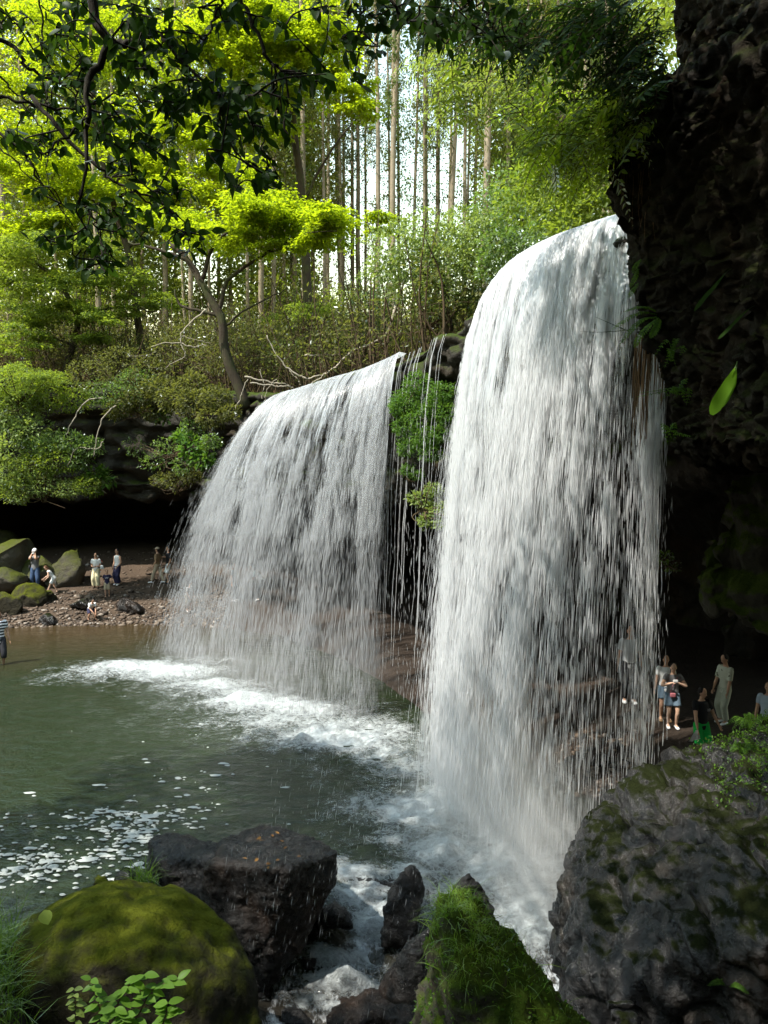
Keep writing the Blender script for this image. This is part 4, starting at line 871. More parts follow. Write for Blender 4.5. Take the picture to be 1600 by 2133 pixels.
shrub('dry grass and trailing ferns on the brink above the oval leaves', [(290, 830, 28, .7, 900), (340, 810, 27.6, .7, 900), (250, 850, 28.4, .6, 600), (400, 800, 26.8, .6, 700), (320, 860, 28, .5, 400)], 'l_brush', 133, .15, group=HG)
shrub('low green creepers on the shaded cliff left of the lower curtain', [(350, 930, 27, .5, 260), (400, 890, 26.2, .5, 360), (320, 960, 27.8, .5, 220), (280, 930, 28.6, .5, 180), (440, 920, 25.2, .35, 300), (380, 970, 26.4, .4, 200)], 'l_green', 134, .12, group=HG)
# green patch and sprays on the rock between the curtains
shrub('bright green cushion of small leaves on the rock between the two curtains', [(850, 840, 17.6, .42, 1500), (880, 870, 17.3, .42, 1500), (910, 850, 17.0, .36, 1300), (845, 890, 17.6, .36, 1100), (890, 910, 17.1, .36, 1100), (925, 900, 16.8, .3, 700), (850, 930, 17.4, .28, 700), (870, 800, 17.4, .34, 700), (920, 820, 16.9, .32, 700), (835, 850, 17.7, .3, 700), (900, 940, 17.0, .3, 700), (935, 860, 16.7, .3, 600)], 'l_vivid', 39, .07, 'fern_cushion', HG, stems=1)
shrub('lower small tuft of green leaves on the wet rock between the curtains', [(850, 980, 17.3, .2, 350), (870, 990, 17.2, .15, 250)], 'l_vivid', 40, .06, 'fern_cushion', HG, stems=1)
shrub('thin plant with light leaves leaning out between the curtains low down', [(880, 1040, 16.6, .25, 220), (910, 1060, 16.4, .25, 240), (890, 1085, 16.4, .2, 160), (920, 1090, 16.2, .18, 140), (860, 1035, 16.8, .14, 90), (905, 1020, 16.4, .2, 200), (930, 1060, 16.1, .2, 200)], 'l_pale', 41, .09, 'fern_cushion', HG, stems=4)
shrub('dim plant seen through the drips beside the mossy cave wall', [(1385, 1160, 13.5, .16, 90), (1400, 1180, 13.5, .12, 60)], 'l_green', 42, .08, group=HG)
# undergrowth: twigs and leaves nobody could count
def undergrowth():
    g = np.random.default_rng(8); mb = MB(); Cs = []; As = []; Ns = []
    for k in range(5200):
        x = g.uniform(-22, 7); y = g.uniform(19, 46); a = np.array([np.interp(x, RIM[:, 0], RIM[:, 1])])[0]
        if y < a + 1.2: continue
        z = floor_z(x, y); h = g.uniform(.6, 2.6); b = np.array((x, y, z)); t = b + np.array((g.normal(0, .5), g.normal(0, .5), h))
        V, Fs = tube(smooth_path([b, (b + t) / 2 + g.normal(0, .12, 3), t], 5), np.linspace(.02, .005, 5), 3, False); mb.add(V, Fs)
        for _ in range(2):
            q = b + (t - b) * g.uniform(.35, 1); e = q + np.array((g.normal(0, .5), g.normal(0, .5), g.normal(.2, .3))); V, Fs = tube(smooth_path([q, (q + e) / 2 + g.normal(0, .06, 3), e], 4), (.010, .008, .006, .004), 3, False); mb.add(V, Fs)
        n = int(g.integers(6, 40)); c = t + g.normal(0, .38, (n, 3)); Cs.append(c); As.append(g.normal(0, 1, (n, 3)) + np.array((0, 0, -.3))); Ns.append(g.normal(0, .5, (n, 3)) + np.array((0, 0, 1)))
    for k in range(330):
        x = g.uniform(-19, 2); y = np.interp(x, RIM[:, 0], RIM[:, 1]) + g.uniform(1.5, 13); b = np.array((x, y, floor_z(x, y))); t = b + np.array((g.normal(0, .9), g.normal(0, .4), g.uniform(2.2, 5.0)))
        V, Fs = tube(smooth_path([b, (b + t) / 2 + g.normal(0, .2, 3), t], 7), np.linspace(g.uniform(.02, .045), .01, 7), 4, False); mb.add(V, Fs)
    tag(mb.build('brushwood', M['twig']), kind='stuff', label='tangled bare brushwood on the slope')
    C = np.concatenate(Cs); ln = g.uniform(.08, .20, len(C)); o = leaf_obj('undergrowth', C, np.concatenate(As), np.concatenate(Ns), ln, ln * .5, M['l_brush']); tag(o, kind='stuff', label='dull olive undergrowth on the slope')
undergrowth()
# cedars standing in rows behind
def cedars():
    g = np.random.default_rng(15); k = 0
    xs = np.concatenate([np.linspace(585, 1290, 58) + g.normal(0, 9, 58), np.linspace(-40, 560, 26) + g.normal(0, 9, 26)])
    LB = ['slender pale cedar trunk', 'ivy clad cedar trunk', 'thin straight cedar', 'stout cedar trunk', 'leaning slim cedar']
    side = [(-50, 140, 'at the left edge'), (140, 300, 'behind the tall maple'), (300, 450, 'behind the crooked maple'), (450, 600, 'beyond the yellow layer'), (600, 700, 'at the edge of the bright gap'),
            (700, 790, 'left of the pale tree'), (790, 880, 'above the pale tree'), (880, 1000, 'behind the pale tree'), (1000, 1120, 'behind the dark leaved tree'), (1120, 1400, 'above the tall curtain')]
    used = {}
    ORD = ['first', 'second', 'third', 'fourth', 'fifth', 'sixth', 'seventh', 'eighth', 'ninth', 'tenth', 'eleventh', 'twelfth', 'thirteenth', 'fourteenth', 'fifteenth', 'sixteenth']
    for px in np.sort(xs):
        Y = g.uniform(38, 58); x = (px - 800) / F * Y; b = np.array((x, Y, floor_z(x, Y) - .3)); h = g.uniform(24, 30); ln = g.normal(0, .35, 2)
        r = g.uniform(.075, .165); tp = b + np.array((ln[0], ln[1], h)); reg = next((s for a, c, s in side if a <= px < c), side[-1][2])
        s = 'stout cedar trunk' if r > .145 else ('slender pale cedar trunk' if r < .10 else 'straight cedar trunk')
        used[reg] = used.get(reg, 0) + 1; 
        root = empty('cedar_tree', b, 0, f"{s} {reg}, {ORD[used[reg] - 1]} from left", 'tree', 'cedar trees of the plantation')
        V, Fs = limb_tube([b, b + (tp - b) * .5 + np.array((g.normal(0, .12), 0, 0)), tp], r * 1.25, r * .45, 12, 8, .04, k); under(mesh('trunk', V, Fs, M['cedar']), root)
        gap = 1.0 if 690 < px < 1060 else 0.0
        Cs = []
        lo = 13.5 if gap else 8.5
        for z in np.arange(lo, h - 1, .75):
            t = z / h; rad = (1.9 - 1.4 * t) * g.uniform(.6, 1.2)
            if gap and g.random() < .28 * (z < 20): continue
            for _ in range(2):
                a = g.uniform(0, 6.28); c = b + (tp - b) * t + np.array((math.cos(a), math.sin(a), -.25)) * rad * .55
                Cs.append(blob(c, np.array((rad * .55, rad * .55, .5)), 80, g, .1, .9))
        for z in np.arange(1.5, lo, .55):
            if g.random() < (.75 if gap else .8): Cs.append(blob(b + (tp - b) * (z / h) + g.normal(0, .22, 3) * np.array((1.5, 1, .4)), np.array((.42, .42, .38)), int(g.integers(20, 70)), g, .1, .4))
        C, A, N = cat(Cs); L = g.uniform(.10, .22, len(C)); under(leaf_obj('crown', C, A, N, L, L * .42, M['l_cedar' if g.random() < .55 else 'l_brush']), root); k += 1
cedars()
def far_wood():
    """the wood that closes the view behind the left half"""
    g = np.random.default_rng(19); Cs = []
    for k in range(520):
        px = g.uniform(-120, 690) if k < 400 else g.uniform(1010, 1420); py = g.uniform(-60, 700) if k < 400 else g.uniform(-40, 470); Y = g.uniform(46, 64)
        if 640 < px < 700 and 100 < py < 560 and g.random() < .6: continue
        Cs.append(blob(at(px, py, Y), np.array((2.6, 2.2, 1.7)) * g.uniform(.7, 1.2), 330, g, .2))
    C, A, N = cat(Cs); L = g.uniform(.22, .5, len(C)); tag(leaf_obj('far_woodland', C, A, N, L, L * .5, M['l_far']), kind='stuff', label='green depth of the wood behind the maples')
M['l_far'] = leaf_mat('far_leaf', (.05, .08, .012), (.16, .19, .03), (.38, .48, .04), .5, gloss=.1)
far_wood()
# dead wood on the brink
def sticks(name, label, polys, mat, cat_='branch'):
    mb = MB()
    for (P, a, b) in polys: V, Fs = limb_tube(P, a, b, 22, 6, .03, len(P)); mb.add(V, Fs)
    return tag(mb.build(name, M[mat]), label, cat_)
sticks('dead_branch', 'long pale dead branch curving down the slope to the lip of the lower curtain', [(pts(23.5, (823, 640), (808, 690), (775, 715), (740, 728), (715, 750), (690, 772), (660, 783), (640, 790)), .05, .03), (pts(23.5, (640, 790), (610, 775), (580, 745), (555, 700)), .03, .015), (pts(23.3, (700, 765), (670, 785), (648, 800)), .03, .02)], 'deadwood')
sticks('dead_branch', 'short straight pale stick lying on the slope under the cedars', [(pts(25, (637, 740), (705, 740)), .035, .03)], 'deadwood')
sticks('dead_branch', 'bare forked grey branch hanging below the crooked maple', [(pts(25.5, (430, 645), (405, 665), (380, 690), (375, 715), (345, 713), (315, 722)), .03, .01), (pts(25.5, (375, 715), (400, 722), (430, 718)), .025, .012), (pts(25.5, (375, 715), (385, 740), (345, 765)), .02, .008), (pts(25.5, (380, 700), (440, 716)), .012, .006)], 'deadwood')
sticks('dead_branch', 'bleached sticks piled against the crooked maple root at the lip', [(pts(24.3, (508, 785), (560, 795), (604, 802)), .035, .02), (pts(24.1, (520, 798), (570, 803), (610, 806)), .025, .02), (pts(24.2, (540, 770), (550, 800), (545, 830)), .015, .01), (pts(24.3, (600, 770), (620, 790), (625, 800)), .015, .01), (pts(24.2, (515, 790), (500, 830), (490, 850)), .015, .01), (pts(24.2, (575, 790), (555, 815), (552, 840)), .012, .01)], 'deadwood')
sticks('dead_branch', 'two bare grey stems drooping across the shaded cliff face', [(pts(27.6, (215, 920), (200, 935), (160, 935), (140, 975)), .02, .01), (pts(27.6, (240, 845), (210, 880), (195, 950)), .03, .012), (pts(27.6, (215, 830), (180, 835), (150, 880), (138, 910)), .03, .012)], 'deadwood')
sticks('fallen_log', 'fallen log lying across the slope below the olive shrub', [(pts(29.5, (268, 744), (335, 742)), .09, .08), (pts(29.4, (275, 760), (325, 735)), .05, .05)], 'bark', 'log')
# ------------------------------------------------------------------ boughs over the lookout
def leaf_mesh(name, L, W, mat, bend=.12):
    """one camellia leaf: folded blade with a pointed tip"""
    s = np.linspace(0, 1, 6); w_ = W * .5 * np.sin(np.pi * s ** .85) ** .8 * (1 - .15 * s); w_[0] = .0; w_[-1] = 0
    mid = np.stack([L * s, 0 * s, -bend * L * s * s], -1); V = [mid]
    l = mid + np.stack([0 * s, w_, .22 * w_], -1); r = mid + np.stack([0 * s, -w_, .22 * w_], -1)
    V = np.concatenate([mid, l[1:5], r[1:5]]); f = []
    Lx = [0, 6, 7, 8, 9, 5]; Rx = [0, 10, 11, 12, 13, 5]; T = [(0, 1, 6), (0, 10, 1), (4, 5, 9), (4, 13, 5)]; Qd = []
    for k in range(1, 4): Qd += [(k, k + 1, Lx[k + 1], Lx[k]), (k, Rx[k], Rx[k + 1], k + 1)]
    me = mesh(name, V, [np.array(T), np.array(Qd)], mat, None, True, rnd=np.full(14, rng.random())); return me
LEAFSETS = {}
def leaf_set(key, L, W, mat, n=6, bend=.12):
    if key not in LEAFSETS:
        out = []
        for k in range(n):
            o = leaf_mesh('leaf', L * (.75 + .1 * k), W * (.75 + .1 * k), mat, bend + .05 * (k % 3)); out.append(o.data); bpy.data.objects.remove(o)
        LEAFSETS[key] = out
    return LEAFSETS[key]
def frame(A, N):
    A = Vector(A).normalized(); N = Vector(N); S = N.cross(A)
    if S.length < 1e-4: S = Vector((1, 0, 0)).cross(A)
    S.normalize(); N = A.cross(S); m = Matrix((A, S, N)).transposed(); return m.to_4x4()
def bough(name, label, limbs, tips, leafkey, per, seed, Ls, mat, group=None, droop=.5, twig_r=.006, limit=300, look=None):
    """limbs: list of (points, r0, r1); tips: (px,py,rx,ry,Y,n) ellipses that the leafy twig ends fill"""
    g = np.random.default_rng(seed); root = empty(name, limbs[0][0][0], 0, label, 'branch', group); nodes = []
    for k, (P, a, b) in enumerate(limbs):
        V, Fs = limb_tube(P, a, b, 26, 8, .02, seed + k); under(mesh('limb', V, Fs, M['barkdark']), root); nodes += list(smooth_path(P, 26))
    ends = []
    for (px, py, rx, ry, Y, n) in tips:
        for _ in range(max(2, int(n * .66))):
            a = g.uniform(0, 6.28); r = math.sqrt(g.random()); ends.append(at(px + rx * r * math.cos(a), py + ry * r * math.sin(a), Y + g.normal(0, .28)))
    nodes = np.array(nodes); ends = np.array(ends); d0 = np.array([np.min(np.linalg.norm(nodes - e, axis=1)) for e in ends]); tw = MB(); LP = []
    for e in ends[np.argsort(d0)]:
        d = np.linalg.norm(nodes - e, axis=1); i = np.argmin(d + g.random(len(d)) * .05); q = nodes[i]; m = (q + e) / 2 + np.array((g.normal(0, .04), g.normal(0, .04), .12 * d[i] + g.normal(0, .03)))
        P = smooth_path([q, m, e], 8); V, Fs = tube(P, np.linspace(twig_r, twig_r * .4, 8), 4, False); tw.add(V, Fs); nodes = np.vstack([nodes, P[3:]])
        t = unit(P[-1] - P[-3]); n = int(g.integers(per[0], per[1] + 1))
        for j in range(n):
            b = P[-1] - t * (.035 * j * g.uniform(.6, 1.4)); s = g.normal(size=3); A = unit(t * .7 + s * .75 + np.array((0, 0, -droop))); Nn = unit(g.normal(0, .5, 3) + np.array((0, -.85, .5))); LP.append((b, A, Nn))
        if len(d) and d[i] > .25:
            for j in (2, 4, 5):
                s = g.normal(size=3); LP.append((P[j], unit(t * .5 + s + np.array((0, 0, -droop))), unit(g.normal(0, .5, 3) + np.array((0, -.3, .8)))))
    q = tw.build('twig', M['barkdark']); q['kind'] = 'stuff'; under(q, root)
    g.shuffle(LP); inv = Matrix.Translation(root.location).inverted()
    dd = leaf_set(leafkey, Ls[0], Ls[1], M[mat])
    inview = lambda p: 0 < 800 + F * p[0] / p[1] < 1600 and p[2] < EYE + .62 * p[1]
    LP.sort(key=lambda q: (not inview(q[0])))
    for k, (b, A, Nn) in enumerate(LP[:limit]):
        o = bpy.data.objects.new('leaf', dd[k % len(dd)]); COL.objects.link(o); o.parent = root; o.matrix_parent_inverse = inv
        m = frame(A, Nn); m.translation = Vector(b); o.matrix_basis = m
    rest = LP[limit:]
    if rest:
        C, A, N = (np.array([q[j] for q in rest]) for j in range(3)); ln = Ls[0] * g.uniform(.7, 1.2, len(C)); o = leaf_obj('leaf', C, A, N, ln, ln * Ls[1] / Ls[0], M[mat]); o['kind'] = 'stuff'; under(o, root)
    return root
BG = 'dark leafy boughs hanging over the lookout'
KL = (.080, .041)
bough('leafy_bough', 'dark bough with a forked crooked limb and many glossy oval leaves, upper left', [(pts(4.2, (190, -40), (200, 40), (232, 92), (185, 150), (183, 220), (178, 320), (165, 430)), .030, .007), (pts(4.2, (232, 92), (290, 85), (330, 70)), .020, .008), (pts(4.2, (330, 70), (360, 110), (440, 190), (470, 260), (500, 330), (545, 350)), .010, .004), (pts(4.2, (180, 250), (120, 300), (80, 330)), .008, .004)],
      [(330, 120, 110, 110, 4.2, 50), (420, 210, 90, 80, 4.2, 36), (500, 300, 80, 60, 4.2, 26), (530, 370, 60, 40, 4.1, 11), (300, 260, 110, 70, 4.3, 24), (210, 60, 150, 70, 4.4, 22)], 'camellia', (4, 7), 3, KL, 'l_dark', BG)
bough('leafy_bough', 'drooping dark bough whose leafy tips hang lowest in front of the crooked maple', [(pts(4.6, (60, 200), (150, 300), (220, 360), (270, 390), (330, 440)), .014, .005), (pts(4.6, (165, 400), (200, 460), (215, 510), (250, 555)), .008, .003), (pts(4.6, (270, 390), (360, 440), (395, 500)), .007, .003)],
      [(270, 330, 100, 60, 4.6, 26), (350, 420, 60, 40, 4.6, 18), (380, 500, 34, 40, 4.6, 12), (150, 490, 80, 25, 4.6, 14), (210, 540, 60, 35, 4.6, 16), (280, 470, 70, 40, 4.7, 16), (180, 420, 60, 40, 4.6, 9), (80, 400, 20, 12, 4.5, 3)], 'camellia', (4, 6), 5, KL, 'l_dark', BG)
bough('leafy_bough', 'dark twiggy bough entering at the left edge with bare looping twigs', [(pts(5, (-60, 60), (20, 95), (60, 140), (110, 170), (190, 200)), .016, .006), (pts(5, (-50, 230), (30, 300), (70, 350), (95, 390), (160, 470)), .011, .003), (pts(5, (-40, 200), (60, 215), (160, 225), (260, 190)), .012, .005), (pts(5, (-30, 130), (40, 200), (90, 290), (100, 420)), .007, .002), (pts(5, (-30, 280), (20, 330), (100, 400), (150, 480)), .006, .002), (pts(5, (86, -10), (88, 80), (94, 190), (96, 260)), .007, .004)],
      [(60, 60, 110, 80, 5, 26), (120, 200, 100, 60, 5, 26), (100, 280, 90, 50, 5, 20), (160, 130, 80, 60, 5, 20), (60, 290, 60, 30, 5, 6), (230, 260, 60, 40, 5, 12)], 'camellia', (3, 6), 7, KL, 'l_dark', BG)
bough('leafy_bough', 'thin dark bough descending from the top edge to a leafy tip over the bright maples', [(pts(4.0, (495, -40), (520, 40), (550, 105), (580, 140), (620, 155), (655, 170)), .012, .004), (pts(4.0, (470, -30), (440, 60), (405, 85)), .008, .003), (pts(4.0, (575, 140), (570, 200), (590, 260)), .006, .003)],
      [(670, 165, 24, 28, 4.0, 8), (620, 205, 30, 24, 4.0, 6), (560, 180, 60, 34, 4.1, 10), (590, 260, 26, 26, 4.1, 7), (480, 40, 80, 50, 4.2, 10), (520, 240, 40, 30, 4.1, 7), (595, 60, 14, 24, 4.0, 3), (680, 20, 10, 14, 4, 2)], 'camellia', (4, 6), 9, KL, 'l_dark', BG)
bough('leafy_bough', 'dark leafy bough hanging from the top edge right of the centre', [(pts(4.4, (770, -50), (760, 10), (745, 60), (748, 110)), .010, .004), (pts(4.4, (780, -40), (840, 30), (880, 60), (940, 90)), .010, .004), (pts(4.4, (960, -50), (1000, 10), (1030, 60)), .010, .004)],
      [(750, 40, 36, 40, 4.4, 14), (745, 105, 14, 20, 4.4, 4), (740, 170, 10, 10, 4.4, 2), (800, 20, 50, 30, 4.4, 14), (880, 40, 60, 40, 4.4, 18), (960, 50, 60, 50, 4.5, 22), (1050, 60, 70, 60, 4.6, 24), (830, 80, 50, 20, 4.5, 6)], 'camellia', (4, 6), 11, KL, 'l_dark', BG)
# feathery hanging foliage from the cliff top
def frond_leaves(P, L, W, n, g, up=(0, 0, 1)):
    P = smooth_path(P, n); T = unit(np.gradient(P, axis=0)); S = unit(np.cross(T, np.asarray(up, float))); Nn = np.cross(S, T)
    s = np.linspace(0, 1, n); k = np.sin(np.pi * (s * .86 + .12)) ** .7
    C = []; A = []; N = []; Ln = []
    for sd in (1, -1):
        C.append(P); A.append(S * sd + T * .45 - np.array((0, 0, .18)) + g.normal(0, .08, (n, 3))); N.append(Nn + g.normal(0, .15, (n, 3))); Ln.append(L * k)
    return np.concatenate(C), np.concatenate(A), np.concatenate(N), np.concatenate(Ln)
def hanging(name, label, base, regions, mat, seed, L, W, twigs=True, group=None, lim=300):
    g = np.random.default_rng(seed); root = empty(name, base, 0, label, 'branch', group); mb = MB(); Cs = []
    for (px, py, rx, ry, Y, n, dx, ln) in regions:
        for _ in range(n):
            a = g.uniform(0, 6.28); r = math.sqrt(g.random()); c = at(px + rx * r * math.cos(a), py + ry * r * math.sin(a), Y + g.normal(0, .5)); l = ln * g.uniform(.6, 1.3)
            d = unit(np.array((dx + g.normal(0, .5), g.normal(0, .5), -.5 + g.normal(0, .3)))); P = smooth_path([c, c + d * l * .5 + np.array((0, 0, .05 * l)), c + d * l - np.array((0, 0, .12 * l))], 10)
            V, Fs = tube(P, np.linspace(.006, .002, 10), 3, False); mb.add(V, Fs); Cs.append(frond_leaves(P, L, W, int(g.integers(7, 11)), g))
    q = mb.build('twig', M['twig']); q['kind'] = 'stuff'; under(q, root); C, A, N, Ln = (np.concatenate(x) for x in zip(*Cs)); o = np.argsort(C[:, 1]); C, A, N, Ln = C[o], A[o], N[o], Ln[o]
    dd = leaf_set(mat + str(L), L, L * W, M[mat], 5, .1); inv = Matrix.Translation(root.location).inverted()
    for k in range(min(lim, len(C))):
        q = bpy.data.objects.new('leaf', dd[k % 5]); COL.objects.link(q); q.parent = root; q.matrix_parent_inverse = inv; m = frame(A[k], N[k]); m.translation = Vector(C[k]); q.matrix_basis = m
    if len(C) > lim:
        q = leaf_obj('leaf', C[lim:], A[lim:], N[lim:], Ln[lim:] * g.uniform(.8, 1.2, len(C) - lim), Ln[lim:] * W, M[mat]); q['kind'] = 'stuff'; under(q, root)
    return root
sticks('leafless_vine', 'thin dark vines dangling in front of the cedars beside the feathery foliage', [(pts(8, (1040, 100), (1050, 180), (1085, 240), (1120, 275)), .006, .003), (pts(8, (1075, 110), (1095, 160), (1110, 220), (1118, 270)), .006, .003), (pts(8, (905, 40), (880, 60), (870, 90)), .005, .003), (pts(8.6, (1270, 150), (1255, 230), (1265, 300)), .006, .003)], 'barkdark', 'vine')
HL = 'feathery boughs hanging from the cliff top'
hanging('hanging_bough', 'dark feathery bough crowding the top edge against the cliff', at(1400, 60, 8), [(1300, 50, 110, 60, 7.6, 80, -.8, .5), (1180, 60, 110, 60, 7.8, 64, -.8, .5), (1340, 150, 60, 60, 8, 60, -.7, .45), (1080, 80, 80, 50, 8, 34, -.7, .45), (1250, 120, 100, 40, 8, 30, -.7, .45), (960, 40, 80, 40, 8.3, 40, -.6, .45)], 'l_dark', 21, .13, .30, group=HL)
hanging('hanging_bough', 'mid green feathery bough drooping over the lip of the tall curtain', at(1390, 200, 9), [(1300, 220, 80, 60, 9, 90, -.6, .5), (1220, 260, 80, 60, 9.3, 80, -.6, .5), (1160, 220, 80, 60, 9.6, 70, -.6, .5), (1240, 330, 60, 40, 9.6, 50, -.5, .45), (1170, 330, 50, 50, 9.8, 40, -.4, .45), (1130, 290, 40, 30, 9, 20, -.5, .4), (1330, 260, 40, 40, 9, 30, -.5, .4)], 'l_hang', 23, .13, .30, group=HL)
hanging('hanging_bough', 'light yellow green pinnate fronds hanging before the bright cedar gap', at(1100, 40, 11), [(960, 190, 50, 60, 11, 34, -.5, .6), (1000, 130, 70, 50, 11, 36, -.5, .6), (1060, 170, 70, 60, 11, 40, -.5, .6), (940, 110, 60, 40, 11, 22, -.5, .6), (1110, 130, 60, 50, 10.5, 34, -.5, .6), (990, 230, 30, 30, 11, 10, -.3, .5)], 'l_maple2', 25, .15, .28, group=HL)
# the tree itself: unseen crown spread to shade the lookout, gapped for the fall
def shade_tree():
    base = np.array((-3.4, -2.6, 4.2)); root = empty('unseen_shade_tree', base, 0, 'big unseen evergreen behind the lookout, carrying the dark boughs, its crown spread for shade', 'tree')
    V, Fs = limb_tube([base, base + (.2, .1, 4), base + (.9, .8, 8), base + (2.0, 2.2, 11.5)], .42, .14, 20, 10, .08, 4); under(mesh('trunk', V, Fs, M['barkdark']), root)
    g = np.random.default_rng(6); Cs = []
    for k in range(150):
        x, y = g.uniform(-15, 5.5), g.uniform(-7, 9.5)
        if y > 7.2 and -7 < x < 0: continue
        z = max(12.2, 6.9 + .66 * y + .5) + g.uniform(.3, 3.2) + (1.2 if y > 5 else 0); Cs.append(blob((x, y, z), np.array((1.5, 1.5, .7)), 420, g, .1))
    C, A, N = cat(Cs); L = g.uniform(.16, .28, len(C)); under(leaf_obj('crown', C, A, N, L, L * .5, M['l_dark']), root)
    for (e, r) in (((-1.3, 3.2, 8.9), .05), ((-.6, 3.6, 9.0), .05), ((0, 3.7, 9.2), .045), ((2.5, 5.5, 13), .08), ((-6, 4, 13), .09)):
        s = base + np.array((.5, .4, 6.0)); e = np.array(e); V, Fs = limb_tube([s, (s + e) / 2 + (0, 0, .8), e], r * 1.6, r * .5, 14, 7, .05, 2); under(mesh('limb', V, Fs, M['barkdark']), root)
shade_tree()
# unseen wood behind and beside the lookout, added to cut skylight
def unseen_wood():
    g = np.random.default_rng(31); Cs = []
    for k in range(260):
        a = g.uniform(0, 1)
        if a < .5: x, y, z = g.uniform(-26, 14), g.uniform(-24, -7), g.uniform(8, 24)
        elif a < .72: x, y, z = g.uniform(-34, -19), g.uniform(-8, 16), g.uniform(6, 13)
        else: x, y, z = g.uniform(6, 16), g.uniform(-6, 14), g.uniform(17, 26)
        Cs.append(blob((x, y, z), np.array((2.8, 2.8, 2.2)), 240, g, .2))
    C, A, N = cat(Cs); L = g.uniform(.35, .6, len(C)); tag(leaf_obj('unseen_gorge_woodland', C, A, N, L, L * .55, M['l_cedar']), kind='stuff', label='unseen wooded slopes round the lookout, added to cut skylight')
unseen_wood()
# ------------------------------------------------------------------ ferns, straps, roots and moss by the cliff
def fern(name, label, fronds, L, W, mat, n=22, seed=1, group=None, cat_='fern'):
    g = np.random.default_rng(seed); root = empty(name, fronds[0][0], 0, label, cat_, group)
    for P in fronds:
        C, A, N, Ln = frond_leaves(P, L, W, n, g, up=(0, -.5, 1)); V, Fx = kites(C, A, N, Ln, Ln * W, .12); mb = MB(); mb.add(V, [Fx], np.repeat(g.random(len(C)), 4))
        T, Fs = tube(smooth_path(P, 12), np.linspace(.005, .0015, 12), 4, False); mb.add(T, Fs, .2); under(mb.build('frond', M[mat], smooth=False), root)
    return root
FG = 'ferns on the dark cliff'
fern('fern', 'drooping green fern fanning out left of the cliff over the tall curtain', [pts(9.0, (1368, 655), (1335, 650), (1300, 668), (1270, 690)), pts(8.9, (1368, 660), (1340, 665), (1312, 690), (1290, 720)), pts(8.8, (1372, 662), (1350, 680), (1330, 705), (1322, 725)), pts(9.0, (1372, 650), (1350, 640), (1325, 640), (1300, 650)), pts(8.8, (1375, 665), (1365, 685), (1355, 705))], 0.065, .30, 'l_fern', 26, 3, FG)
fern('fern', 'bare dark twig spray sticking out in front of the tall curtain', [pts(9.1, (1330, 685), (1280, 690), (1240, 692), (1208, 690)), pts(9.1, (1310, 690), (1275, 675), (1240, 660))], .03, .2, 'l_dark', 14, 4, FG)
fern('fern', 'small pale fern dangling at the cliff edge beside the tall curtain', [pts(9.1, (1330, 560), (1322, 580), (1312, 600)), pts(9.1, (1330, 590), (1318, 605), (1308, 622)), pts(9.1, (1335, 540), (1325, 552), (1318, 570))], .05, .35, 'l_fern', 12, 5, FG)
for k, (lab, px, py) in enumerate((('bright fern tuft under the cliff bulge above the dark hollow', 1408, 815), ('smaller fern tuft above the bright tuft by the cliff bulge', 1400, 730), ('thin fern trailing lowest at the roof edge of the hollow', 1395, 895))):
    g = np.random.default_rng(50 + k); c = at(px, py, 8.7); fern('fern', lab, [[c, c + np.array((g.normal(0, .08), -.05, g.normal(.03, .05))), c + np.array((g.normal(0, .16), -.1, -abs(g.normal(.12, .06))))] for _ in range((9, 6, 4)[k])], .05, .35, 'l_fern', 12, 60 + k, FG)
def strap(label, P, W, mat='l_strap', seed=1):
    n = 24; P = np.vstack([np.asarray(P[0]) + (np.asarray(P[0]) - np.asarray(P[1])) * .6 + np.array((.05, .12, 0)), P]); P = smooth_path(P, n); T = unit(np.gradient(P, axis=0)); S = unit(np.cross(T, (-.35, -1, .1))); N = np.cross(S, T); s = np.linspace(0, 1, n); w_ = W * np.interp(s, [0, .25, .34, .5, .8, .93, 1], [.06, .07, .35, .8, 1, .8, .25])
    V = np.concatenate([P - S * w_[:, None] * .5 + N * .08 * w_[:, None], P, P + S * w_[:, None] * .5 + N * .08 * w_[:, None]]); i = np.arange(n - 1)
    Q = np.concatenate([np.stack([i + a * n, i + 1 + a * n, i + 1 + (a + 1) * n, i + (a + 1) * n], -1) for a in (0, 1)])
    o = mesh('strap_leaf', V, [Q], M[mat], rnd=np.full(3 * n, .3 + .2 * seed)); return tag(o, label, 'leaf', 'long strap leaves on the dark cliff')
strap('broad bright green strap leaf hanging lowest on the dark cliff', pts(5.8, (1531, 766), (1520, 795), (1500, 830), (1482, 864)), .10)
strap('second thinner blade lying behind the broad bright strap leaf', pts(5.95, (1534, 770), (1528, 800), (1512, 830), (1500, 850)), .05, seed=2)
strap('long narrow dim strap leaf highest on the dark cliff', pts(6.0, (1512, 568), (1490, 595), (1466, 622), (1446, 648)), .035, 'l_dark')
strap('narrow strap leaf pointing down left at the right edge of the cliff', pts(5.7, (1562, 642), (1540, 662), (1515, 688), (1496, 706)), .025, 'l_dark', 2)
